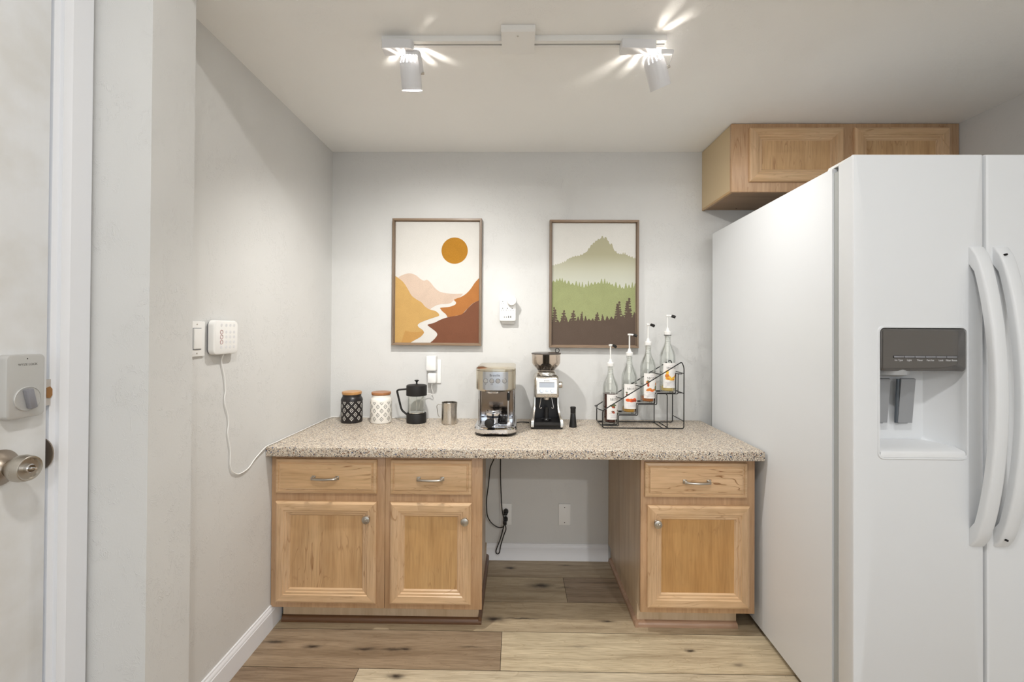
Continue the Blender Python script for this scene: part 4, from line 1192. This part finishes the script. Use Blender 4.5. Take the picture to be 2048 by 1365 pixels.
for i, x in enumerate((-.042, -.015, .012, .041)):
    y = front_y(x)
    bm = B(); lathe(bm, [(0, .0045), (.0082, .0045), (.0088, .0038), (.0088, .0020)], (x, y-.0005, .249), (0, -1, 0), n=28); bu = part('round_button', bm, M_chrome, hd, local=True)
    bm = B(); tube(bm, [(x+.0097*math.cos(a*PI/14), y-.0032, .249+.0097*math.sin(a*PI/14)) for a in range(28)], .0008, 6, closed=True); part('button_ring', bm, plain('button_groove', (96, 96, 100), .4, metal=.6), bu, local=True)
bm = text_wall('Breville', .0155, (-.002, front_y(0)-.0026, .2735)); part('lettering', bm, plain('engraved_lettering', (88, 88, 92), .4), hd, local=True)
for x in (-.042, -.018, -.012):
    bm = B(); cyl(bm, (x, front_y(x)-.0028, .2325), (x, front_y(x)-.002, .2325), .0014, n=8); part('indicator_dot', bm, M_hole, hd, local=True)
bm = B(); lathe(bm, [(0, .197), (.033, .197), (.034, .192), (.032, .184), (.024, .182), (0, .182)], (-.012, -.075, 0), n=36); part('group_head', bm, M_chrome, t, local=True)
# steam wand
bm = B(); tube(bm, spline([(.058, -.085, .199), (.058, -.090, .185), (.057, -.092, .13), (.056, -.094, .064), (.056, -.094, .052)], 5), .0034, 12); wd_ = part('steam_wand', bm, M_chrome, t, local=True)
bm = B(); lathe(bm, [(.0035, .150), (.0062, .152), (.0075, .165), (.0072, .180), (.005, .186), (.0035, .187)], (.0575, -.0915, 0), n=24); part('wand_grip', bm, M_black, wd_, local=True)
bm = B(); lathe(bm, [(0, .050), (.0045, .050), (.0050, .062), (.0038, .066), (0, .066)], (.056, -.094, 0), n=20); part('wand_tip', bm, M_steel, wd_, local=True)
# portafilter lying on the drip tray
t = thing('portafilter', 'chrome portafilter with black handle resting on the espresso machine tray', 'portafilter', (EX-.010, EY-.085, ZK+.0445))
bm = B()
lathe(bm, [(0, 0), (.026, 0), (.030, .003), (.0305, .022), (.0325, .028), (.0325, .040), (.0350, .046), (.0350, .050), (.0290, .050), (.0280, .046), (.0275, .026), (0, .024)], n=44)
part('basket_holder', bm, M_chrome, t, local=True)
bm = B(); lathe(bm, [(.0315, .028), (.0330, .029), (.0330, .038), (.0315, .039)], n=44); part('steel_band', bm, plain('band_dark_steel', (70, 74, 84), .2, metal=.9), t, local=True)
bm = B()
for s in (-1, 1):
    box(bm, s*.030-.006, s*.030+.006, -.006, .006, .034, .040, .001)
tube(bm, [(.034*math.cos(a*PI/20), .034*math.sin(a*PI/20), .0505+.006*abs(math.cos(a*PI/20))) for a in range(40)], .0018, 8, closed=True)
part('spring_rim', bm, M_chrome, t, local=True)
bm = B()
dirv = Vector((-.16, -.985, .02)).normalized()
p0 = Vector((-.003, -.028, .019))
lathe(bm, [(0, 0), (.007, 0), (.0085, .012), (.0115, .020), (.0150, .030), (.0185, .060), (.0200, .078), (.0190, .084), (.013, .0865), (0, .087)], p0, dirv, n=32)
part('handle', bm, M_blackm, t, local=True)
# small black tamper lying on tray
t = thing('plastic_tamper', 'small black plastic tamper standing on the espresso machine tray', 'tamper', (EX+.034, EY-.095, ZK+.0445))
bm = B(); lathe(bm, [(0, 0), (.0185, 0), (.0195, .002), (.0185, .010), (.0120, .0125), (.0125, .016), (.0165, .021), (.0165, .028), (.012, .034), (0, .036)], n=32); part('body', bm, M_black, t, local=True)

# ---- grinder
GX, GY = .152, -.150
t = thing('coffee_grinder', 'steel coffee bean grinder with a clear hopper, right of the espresso machine', 'coffee grinder', (GX, GY, ZK))
def bx_ring(w0, w1, yf, yb, z, r=.012):
    return [(x, y, z) for x, y in rrect(w0, w1, yf, yb, r, 4)]
bm = B(); rings_solid(bm, [bx_ring(-.074, .074, -.098, .094, 0, .014), bx_ring(-.077, .077, -.102, .098, .004, .016), bx_ring(-.077, .077, -.102, .098, .010, .016)]); part('foot_plate', bm, M_black, t, local=True)
# base cheeks and body
for s in (-1, 1):
    bm = B()
    a, b_ = (s*.0770, s*.0645)
        # cheek: low and flared in front, drawn in towards the head
    L4 = [(.010, .0770, .0640, -.102), (.030, .0768, .0640, -.102), (.042, .0750, .0630, -.098), (.052, .0710, .0610, -.082), (.066, .0665, .0585, -.062), (.085, .0625, .0560, -.046), (.110, .0600, .0545, -.038), (.150, .0588, .0540, -.036)]
    rings_solid(bm, [[(s*o_, yf_, z), (s*i_, yf_, z), (s*i_, .095, z), (s*o_, .095, z)] for z, o_, i_, yf_ in L4])
    part('side_cheek', bm, M_steel, t, local=True, ang=40)
bm = B(); rings_solid(bm, [[(x_*w_, y_, z) for x_, y_ in ((-1, .005), (1, .005), (1, .094), (-1, .094))] for z, w_ in ((.010, .0645), (.05, .0615), (.09, .0565), (.150, .0545))]); part('inner_wall', bm, plain('grinder_inner_black', (20, 20, 24), .35), t, local=True)
bm = B()
prism(bm, [(-.099, .011), (-.101, .022), (-.090, .031), (-.020, .036), (.005, .036), (.005, .011)], 'x', -.0640, .0640); part('grounds_tray', bm, M_black, t, local=True)
# head
def hr(z, yf, ins=0, r=.012): return [(x, y, z) for x, y in rrect(-.0600+ins, .0600-ins, yf, .098-ins, r, 4)]
bm = B(); rings_solid(bm, [hr(.146, -.066, .004), hr(.150, -.070, .001), hr(.163, -.073), hr(.236, -.060), hr(.247, -.052, .003), hr(.256, -.040, .009, .02)]); gh = part('head', bm, M_steel, t, local=True, ang=40)
bm = B(); lathe(bm, [(.052, .252), (.050, .262), (.046, .2685), (.044, .2695), (0, .2695)], (0, 0, 0), n=48); part('collar', bm, M_steel, t, local=True)
# slanted face elements follow y = -.073 + (z-.163)*.178
def fy(z): return -.073 + (z-.163)*.178 - .0012
def slant_plate(bm, x0, x1, z0, z1, th=.0012):
    rings_solid(bm, [[(x0, fy(z0), z0), (x1, fy(z0), z0), (x1, fy(z1), z1), (x0, fy(z1), z1)], [(x0, fy(z0)+th+.003, z0), (x1, fy(z0)+th+.003, z0), (x1, fy(z1)+th+.003, z1), (x0, fy(z1)+th+.003, z1)]])
bm = B(); slant_plate(bm, -.048, .048, .167, .234); part('face_plate', bm, brushed('pale_brushed_steel', (214, 210, 204), .3, (6, 6, 300)), gh, local=True)
bm = B()
rings_solid(bm, [[(x, fy(z)-dy, z) for x, z in rrect(-.037, .037, .197, .221, .002, 2)] for dy in (-.0005, .0009)]); part('display', bm, plain('lcd_panel', (170, 176, 186), .15, coat=.5), gh, local=True)
bm = B(); box(bm, -.037, .037, fy(.221)-.0013, fy(.221)+.001, .2195, .2213); part('display_shade', bm, M_hole, gh, local=True)
for x in (-.026, .0, .026):
    rr_ = .0085 if x else .0055
    bm = B(); lathe(bm, [(0, .006), (rr_-.0008, .006), (rr_, .005), (rr_, -.001)], (x, fy(.180), .180), (0, -1, .18), n=28); part('round_button', bm, M_chrome, gh, local=True)
bm = text_wall('Breville', .009, (0, fy(.2285)-.0004, .2285), (PI/2-.176, 0, 0)); part('lettering', bm, plain('grinder_lettering', (110, 108, 106), .4), gh, local=True)
bm = B(); lathe(bm, [(0, .0), (.0155, .0), (.016, .002), (.016, .017), (.015, .019), (0, .019)], (.060, -.020, .205), (1, 0, 0), n=32); part('grind_dial', bm, M_steel, gh, local=True)
bm = B(); lathe(bm, [(0, .146), (.0155, .146), (.0155, .136), (.0135, .133), (0, .133)], (0, -.038, 0), n=28); part('grind_outlet', bm, M_steel, t, local=True)
bm = B()
for s in (-1, 1):
    tube(bm, spline([(s*.026, -.035, .143), (s*.030, -.040, .120), (s*.034, -.046, .098), (s*.031, -.052, .0925), (s*.024, -.052, .096)], 5), .0019, 8)
part('cradle', bm, M_chrome, t, local=True)
bm = B(); tube(bm, [(0, -.045, .038), (0, -.045, .092)], .0105, 20); tube(bm, [(0, -.045, .092), (0, -.045, .097)], .008, 20)
part('tamper_post', bm, M_black, t, local=True)
bm = B(); lathe(bm, [(.024, .036), (.026, .039), (.020, .043), (.0115, .044)], (0, -.045, 0), n=28); part('post_collar', bm, M_chrome, t, local=True)
# hopper
bm = B()
lathe(bm, [(.040, .269), (.043, .277), (.066, .303), (.0705, .312), (.0715, .356), (.0695, .356), (.0688, .313), (.0645, .305), (.041, .279), (.0385, .271)], n=56); part('hopper', bm, M_smoke, t, local=True)
bm = B(); lathe(bm, [(0, .356), (.0735, .356), (.0745, .359), (.073, .3625), (.06, .366), (0, .3665)], n=56); hl = part('hopper_lid', bm, plain('smoky_lid', (82, 76, 72), .2), t, local=True)
bm = B(); tube(bm, [(.052+.0095*math.cos(a*PI/14), -.040, .3765+.0105*math.sin(a*PI/14)) for a in range(28)], .0018, 8, closed=True); part('lid_ring', bm, M_black, hl, local=True)
bm = B(); lathe(bm, [(0, .276), (.043, .278), (.040, .288), (.022, .306), (.017, .309), (.017, .352), (0, .352)], n=40); part('hopper_core', bm, M_black, t, local=True)
bm = B(); rb = random.Random(5)
for i in range(60):
    a = rb.random()*2*PI; u = rb.random(); r = .040+.017*u; z = .279+.017*u+.002
    c = Vector((r*math.cos(a)*.95, r*math.sin(a)*.95, z))
    q = bmesh.ops.create_icosphere(bm, subdivisions=1, radius=.0042, matrix=Matrix.Translation(c) @ Matrix.Rotation(rb.random()*3, 4, 'Z') @ Matrix.Diagonal((1.25, .85, .6, 1)))
bn = part('coffee_beans', bm, plain('roasted_beans', (52, 34, 24), .4), t, local=True); bn['kind'] = 'stuff'

# cord on counter between machine and grinder
bm = B(); tube(bm, spline([(.006, -.08, .760), (.03, -.072, .7555), (.06, -.071, .7555), (.085, -.070, .7555)], 6), .0026, 8)
bm.free()
bm = B(); tube(bm, spline([(.0045, -.108, .7553), (.03, -.098, .7553), (.05, -.100, .7553), (.070, -.108, .7553)], 6), .0026, 8)
solo('machine_cord', bm, M_black, 'short run of black cord on the counter between espresso machine and grinder', 'cord', (.03, -.1, ZK))

# wall shadow-free tamper
t = thing('coffee_tamper', 'flared black coffee tamper standing between the grinder and bottle rack', 'tamper', (.283, -.193, ZK))
bm = B(); lathe(bm, [(0, 0), (.0185, 0), (.0192, .001), (.0188, .006), (.0145, .040), (.0125, .066), (.0118, .067), (.0118, .069), (.0128, .0695), (.0128, .088), (.0142, .094), (.0138, .098), (.0115, .1005), (0, .1005)], n=36)
part('grip', bm, M_black, t, local=True)
bm = B(); lathe(bm, [(.0118, .0665), (.0128, .067), (.0128, .0688), (.0118, .0693)], n=36); part('band', bm, plain('dull_band', (70, 68, 66), .4), t, local=True)

# ---- bottle rack
t = thing('bottle_rack', 'black wire stepped bottle rack holding four syrup bottles', 'rack', (.62, -.14, ZK))
WR = .0026
Z0 = ZK + WR + .0003
def side_frame(y):
    bm = B()
    P = [(.4235, y, .80), (.4235, y, .838), (.806, y, 1.078), (.8165, y, 1.05), (.8165, y, Z0), (.4235, y, Z0), (.4235, y, .80)]
    pts = round_poly(P, .010)[:-1]
    tube(bm, pts, WR, 8, closed=True)
    return bm
part('wire_frame', side_frame(-.218), M_black, t)
part('wire_frame', side_frame(-.062), M_black, t)
steps = [(.440, .505, .7600), (.516, .599, .8130), (.610, .692, .8665), (.703, .795, .9190)]
bm = B()
for i, y in enumerate((-.195, -.165, -.105, -.08)):
    bm = B()
    P = [(.428, y, .7600)]
    for k, (a, b_, z) in enumerate(steps):
        if k: P += [(a-.010, y, z)]
        P += [(b_+.001, y, z)]
    P += [(.7965, y, 1.018)]
    tube(bm, round_poly(P, .006), WR*.85, 8)
    part('step_wire', bm, M_black, t)
def wire(pts, r=WR*.85):
    bm = B(); tube(bm, pts, r, 8); part('cross_wire', bm, M_black, t)
def cross(x, z):
    wire([(x, -.218, z), (x, -.062, z)])
cross(.4235, .7600); cross(.816, 1.022); cross(.816, .925); cross(.816, .79)
# notched hoops reaching past each bottle along the sloping rail
def rail_z(x): return .838 + (x-.4235)/(.806-.4235)*(1.078-.838)
for x in (.4235, .517, .611, .706):
    z = rail_z(x)+.001
    wire(round_poly([(x, -.218, z), (x-.016, -.19, z+.002), (x-.016, -.09, z+.002), (x, -.062, z)], .008))
wire([(.7965, -.195, 1.018), (.7965, -.08, 1.018)])
wire([(.7965, -.195, 1.018), (.816, -.195, 1.018)])
wire([(.7965, -.195, .925), (.816, -.195, .925)])
wire(round_poly([(.703, -.195, .9190), (.738, -.195, .9190), (.744, -.195, .912), (.744, -.195, Z0)], .008))
wire(round_poly([(.703, -.08, .9190), (.713, -.08, .9190), (.716, -.08, .905), (.716, -.08, Z0)], .008))
wire([(.716, -.218, Z0), (.716, -.062, Z0)])
wire([(.744, -.218, Z0), (.744, -.062, Z0)])

# ---- syrup bottles
M_label = plain('label_paper', (238, 235, 231), .55)
M_ink = plain('label_ink', (52, 46, 46), .6)
M_pale_ink = plain('pale_label_ink', (186, 180, 190), .6)
def letter_polys(ch):
    """serif capitals in a unit-high box, as lists of convex polygons, with advance"""
    T_, t_ = .17, .07
    sf = lambda x, y, w=.14: [(x-w, y), (x+w, y), (x+w, y+.05), (x-w, y+.05)]
    if ch == 'I': return [[(.12, 0), (.29, 0), (.29, 1), (.12, 1)], sf(.205, 0, .19), sf(.205, .95, .19)], .5
    if ch == 'N': return [[(.12, 0), (.19, 0), (.19, 1), (.12, 1)], [(.10, 1), (.30, 1), (.78, 0), (.70, 0)], [(.71, 0), (.78, 0), (.78, 1), (.71, 1)], sf(.155, 0), sf(.745, .95), sf(.1, .95, .1)], .98
    if ch == 'M': return [[(.12, 0), (.19, 0), (.19, 1), (.12, 1)], [(.10, 1), (.28, 1), (.56, .12), (.50, 0)], [(.50, 0), (.54, .05), (.88, 1), (.80, 1)], [(.82, 0), (1.0, 0), (1.0, 1), (.82, 1)], sf(.155, 0), sf(.91, 0, .17), sf(.12, .95, .1), sf(.93, .95, .13)], 1.2
    if ch == 'O':
        out = []; n = 20
        for i in range(n):
            a, b_ = 2*PI*i/n, 2*PI*(i+1)/n
            o = lambda q: (.48+.44*math.cos(q), .5+.52*math.sin(q)); inn = lambda q: (.48+.27*math.cos(q), .5+.46*math.sin(q))
            out.append([o(a), o(b_), inn(b_), inn(a)])
        return out, 1.02
def bottle(loc, label, liquid, level, art, top_rot, lab_c, pump_z, stem_gap, collar_dark=False):
    t = thing('syrup_bottle', label, 'bottle', loc, 'syrup bottles in the wire rack')
    R = .0380
    bm = B()
    prof = [(0, .001), (.030, .0), (.0355, .002), (R, .009), (R, .175), (.0372, .186), (.033, .203), (.0245, .222), (.0175, .238), (.0152, .252), (.0148, .275), (.0158, .277), (.0158, .285), (.0140, .287),
            (.0118, .287), (.0125, .25), (.0150, .237), (.0222, .220), (.0308, .2015), (.0350, .184), (R-.0022, .174), (R-.0022, .010), (.030, .006), (0, .005)]
    lathe(bm, prof, n=56)
    part('glass', bm, M_glass, t, local=True)
    if level:
        bm = B(); lathe(bm, [(0, .0062), (.0295, .0068), (R-.0028, .0115), (R-.0028, level), (0, level)], n=56)
        part('syrup', bm, liquid, t, local=True)
    # label wraps the front
    zb, zt = .024, .148
    a0, a1 = lab_c - math.radians(62), lab_c + math.radians(62)
    def P(a, z, off): return ((R+off)*math.sin(a), -(R+off)*math.cos(a), z)
    bm = B(); n = 24
    rr_ = [[P(a0+(a1-a0)*i/n, z, o_) for z, o_ in ((zb, .0003), (zt, .0003), (zt, .0006), (zb, .0006))] for i in range(n+1)]
    rings_solid(bm, rr_)
    lb = part('label', bm, M_label, t, local=True, recalc=True)
    # printing on the label: u across (metres from the centre), z up
    def poly(bm, pts, mi=0, off=.0008):
        f = bm.faces.new([bm.verts.new(P(lab_c+u/R, z, off)) for u, z in pts]); f.material_index = mi
    bm = B()
    S = .0115; x = -.0265+.0015
    for ch in 'MONIN':
        pl, adv = letter_polys(ch)
        for p_ in pl: poly(bm, [(x+a*S*.98, zt-.030+b_*S) for a, b_ in p_])
        x += adv*S*.98 + .0008
    part('lettering', bm, M_ink, lb, local=True, recalc=False)
    bm = B(); rl = random.Random(len(label))
    for z, wd in ((zt-.010, .018), (zt-.014, .028), (zb+.030, .056), (zb+.0275, .056)):
        for k in range(int(wd/.004)):
            u = -wd/2 + k*.004
            poly(bm, [(u, z), (u+.003, z+rl.uniform(-.0005, .0005)), (u+.003, z+.0011), (u, z+.0011)])
    for zz in (zb+.021, zb+.016, zb+.010):
        for k in range(10):
            u = -.022 + k*.0042
            poly(bm, [(u, zz), (u+.0032, zz), (u+.0032, zz+.0016+rl.random()*.001), (u, zz+.0012)])
    part('small_print', bm, M_pale_ink, lb, local=True, recalc=False)
    bm = B()
    for (u, z, ru, rz, mi, rot, kind) in art:
        if kind == 'star':
            pts = []
            for i in range(16):
                a = i*PI/8+rot; q = 1 if i % 2 == 0 else .42
                pts.append((u+ru*q*math.cos(a), zb+z+rz*q*math.sin(a)))
        elif kind == 'leaf':
            pts = []
            for i in range(12):
                a = i*PI/6; du, dz = ru*math.cos(a)*(1-.2*math.cos(a)), rz*math.sin(a)
                pts.append((u+du*math.cos(rot)-dz*math.sin(rot), zb+z+du*math.sin(rot)+dz*math.cos(rot)))
        else:
            pts = [(u+ru*math.cos(i*PI/8)*(1+.06*math.cos(3*i)), zb+z+rz*math.sin(i*PI/8)) for i in range(16)]
        off = .0011+.0001*(mi % 3)
        cu, cz = sum(p[0] for p in pts)/len(pts), sum(p[1] for p in pts)/len(pts)
        ctr = bm.verts.new(P(lab_c+cu/R, cz, off)); prev = [ctr]*len(pts)
        for q in (.34, .67, 1.0):
            ring = [bm.verts.new(P(lab_c+(cu+(a_-cu)*q)/R, cz+(b_-cz)*q, off)) for a_, b_ in pts]
            for k in range(len(pts)):
                k2 = (k+1) % len(pts)
                f = bm.faces.new((ring[k], ring[k2], ctr)) if prev[0] is ctr else bm.faces.new((ring[k], ring[k2], prev[k2], prev[k]))
                f.material_index = mi
            prev = ring
    part('label_picture', bm, ART, lb, local=True, recalc=False)
    # pump: collar, ribbed neck, stem, spout with a dark cap
    bm = B(); z = .287
    lathe(bm, [(0, z-.001), (.0172, z-.001), (.0180, z+.001), (.0180, z+.015), (.0165, z+.017), (.0100, z+.021), (.0072, z+.030), (.0055, z+.036), (0, z+.036)], n=36)
    pm = part('pump', bm, M_white, t, local=True)
    bm = B(); tube(bm, [(0, 0, .232), (0, 0, .286)], .0098, 24); tube(bm, [(0, 0, .20), (0, 0, .233)], .0085, 20)
    for k in range(4): lathe(bm, [(.0097, .278-k*.009), (.0116, .277-k*.009), (.0116, .273-k*.009), (.0097, .272-k*.009)], n=28)
    tube(bm, [(0, 0, .20), (0, 0, .165)], .0062, 16); tube(bm, [(0, 0, .165), (0, 0, .014)], .0028, 10)
    part('dip_tube', bm, M_offwhite, pm, local=True)
    if collar_dark:
        bm = B(); lathe(bm, [(.0165, z-.0025), (.0184, z-.0025), (.0184, z+.0008), (.0165, z+.0008)], n=36); part('dark_ring', bm, M_black, pm, local=True)
    zt_ = pump_z
    bm = B(); tube(bm, [(0, 0, z+.034), (0, 0, zt_-.008)], .0036, 14)
    d = Vector((math.cos(top_rot), math.sin(top_rot), 0))
    lathe(bm, [(0, zt_-.009), (.0088, zt_-.008), (.0092, zt_-.003), (.0080, zt_), (0, zt_+.0005)], n=28)
    tube(bm, [d*.002+Vector((0, 0, zt_-.0045)), d*.016+Vector((0, 0, zt_-.0058)), d*.024+Vector((0, 0, zt_-.008))], .0045, 14)
    part('pump_head', bm, M_white, pm, local=True)
    bm = B(); tube(bm, [d*.019+Vector((0, 0, zt_-.0062)), d*.028+Vector((0, 0, zt_-.0085)), d*.037+Vector((0, 0, zt_-.0125))], .0072, 16)
    part('spout_cap', bm, M_blackm, pm, local=True)
    return t
ART = [plain('art_orange', (232, 96, 46), .6), plain('art_amber', (214, 130, 56), .6), plain('art_green', (86, 98, 60), .6), plain('art_brown', (112, 58, 40), .6), plain('art_yellow', (236, 186, 66), .6), plain('art_deep', (176, 70, 40), .6)]
def liq(name, rgb, tr=.0, rough=.1): return plain(name, rgb, rough, trans=tr, ior=1.36, coat=.3)
art1 = [(-.010, .066, .010, .007, 2, 0, 'blob'), (-.018, .071, .009, .0028, 2, .3, 'leaf'), (.0, .072, .010, .003, 2, -.5, 'leaf'), (-.010, .062, .006, .005, 5, 0, 'blob'), (-.004, .060, .005, .004, 3, 0, 'blob'),
        (-.010, .038, .013, .009, 3, .2, 'star'), (-.006, .034, .009, .006, 5, .5, 'star'), (.018, .042, .007, .007, 3, .1, 'star'), (.02, .03, .006, .004, 2, .2, 'leaf')]
art2 = [(-.020, .044, .012, .008, 0, 0, 'blob'), (-.004, .043, .012, .009, 0, 0, 'blob'), (.012, .045, .012, .009, 0, 0, 'blob'), (.004, .041, .010, .006, 5, 0, 'blob'), (-.012, .046, .006, .004, 1, 0, 'blob'), (.018, .041, .009, .006, 5, .0, 'blob'), (-.026, .07, .004, .008, 3, 0, 'blob'), (-.026, .082, .005, .003, 2, 0, 'leaf')]
art3 = [(-.022, .078, .008, .010, 1, 0, 'blob'), (-.020, .086, .009, .006, 2, 0, 'star'), (-.020, .066, .005, .009, 5, 0, 'blob'), (-.014, .044, .014, .007, 1, .3, 'leaf'), (-.004, .040, .016, .006, 0, -.3, 'leaf'), (.010, .042, .012, .005, 1, .1, 'leaf'), (.022, .050, .006, .014, 2, 0, 'leaf'), (.024, .07, .005, .008, 1, 0, 'blob')]
art4 = [(-.020, .078, .007, .012, 4, .1, 'leaf'), (-.022, .060, .010, .010, 1, 0, 'blob'), (-.014, .050, .014, .009, 4, .3, 'leaf'), (.0, .044, .017, .007, 4, 0, 'blob'), (-.016, .046, .008, .005, 1, -.4, 'leaf'), (.010, .050, .012, .006, 4, .5, 'leaf'), (.022, .060, .010, .004, 1, .9, 'leaf'), (.008, .041, .012, .004, 1, 0, 'leaf')]
SY = -.138
bottle((.4775, SY, .7625), 'dark red-brown syrup bottle on the lowest step of the rack', liq('dark_syrup', (70, 22, 10)), .150, art1, -1.0, math.radians(24), .397, 0)
bottle((.5725, SY, .8155), 'nearly empty syrup bottle with orange-red fruit on its label, second lowest step', liq('amber_syrup', (196, 146, 60)), .030, art2, -.25, math.radians(8), .398, 0)
bottle((.6660, SY, .8690), 'syrup bottle with orange-brown liquid under its label, second highest step', liq('brown_syrup', (176, 100, 34)), .034, art3, -1.0, math.radians(16), .396, 0)
bottle((.7640, SY, .9215), 'nearly empty syrup bottle with a yellow fruit picture on its label, highest step', liq('pale_syrup', (222, 194, 120)), .032, art4, -.5, math.radians(12), .388, 0, collar_dark=True)

# ================================================================ KNEE SPACE CORDS
t = thing('power_cord', 'black cord looping wide left down from the counter to the low outlet', 'cord', (-.1, -.03, .2))
bm = B()
pts = [(-.095, -.02, .714), (-.105, -.024, .62), (-.112, -.028, .550), (-.132, -.030, .50), (-.137, -.030, .455), (-.142, -.030, .40), (-.1505, -.032, .335), (-.1505, -.032, .29), (-.146, -.032, .245), (-.128, -.030, .21), (-.102, -.032, .190), (-.080, -.036, .184), (-.060, -.040, .192), (-.052, -.040, .214)]
tube(bm, spline(pts, 6), .0029, 8); part('cord', bm, M_black, t)
bm = B(); lathe(bm, [(0, 0), (.011, 0), (.0125, .004), (.0125, .020), (.009, .026), (0, .027)], (-.050, -.0068, .222), (0, -1, 0), n=20)
box(bm, -.058, -.043, -.042, -.030, .200, .218, .003); part('plug', bm, M_black, t)
t = thing('power_cord', 'black cord hanging straight to the low outlet with its slack tied in a long loop', 'cord', (-.07, -.03, .2))
bm = B()
pts = [(-.085, -.02, .714), (-.082, -.024, .62), (-.0785, -.028, .55), (-.078, -.030, .45), (-.074, -.032, .36), (-.070, -.034, .29), (-.062, -.036, .245), (-.056, -.040, .222), (-.058, -.040, .198), (-.066, -.036, .165), (-.078, -.034, .12), (-.096, -.032, .07), (-.099, -.032, .052), (-.091, -.032, .043), (-.081, -.032, .052), (-.074, -.034, .09), (-.058, -.036, .145), (-.0475, -.038, .175), (-.050, -.040, .20)]
tube(bm, spline(pts, 6), .0029, 8); part('cord', bm, M_black, t)
bm = B(); lathe(bm, [(0, 0), (.0115, 0), (.013, .004), (.013, .018), (.010, .024), (0, .025)], (-.048, -.0068, .262), (0, -1, 0), n=20)
box(bm, -.0605, -.040, -.038, -.028, .248, .262, .003); part('plug', bm, M_black, t)
bm = B(); box(bm, -.063, -.045, -.047, -.034, .204, .222, .003); part('cord_tie', bm, M_black, t)
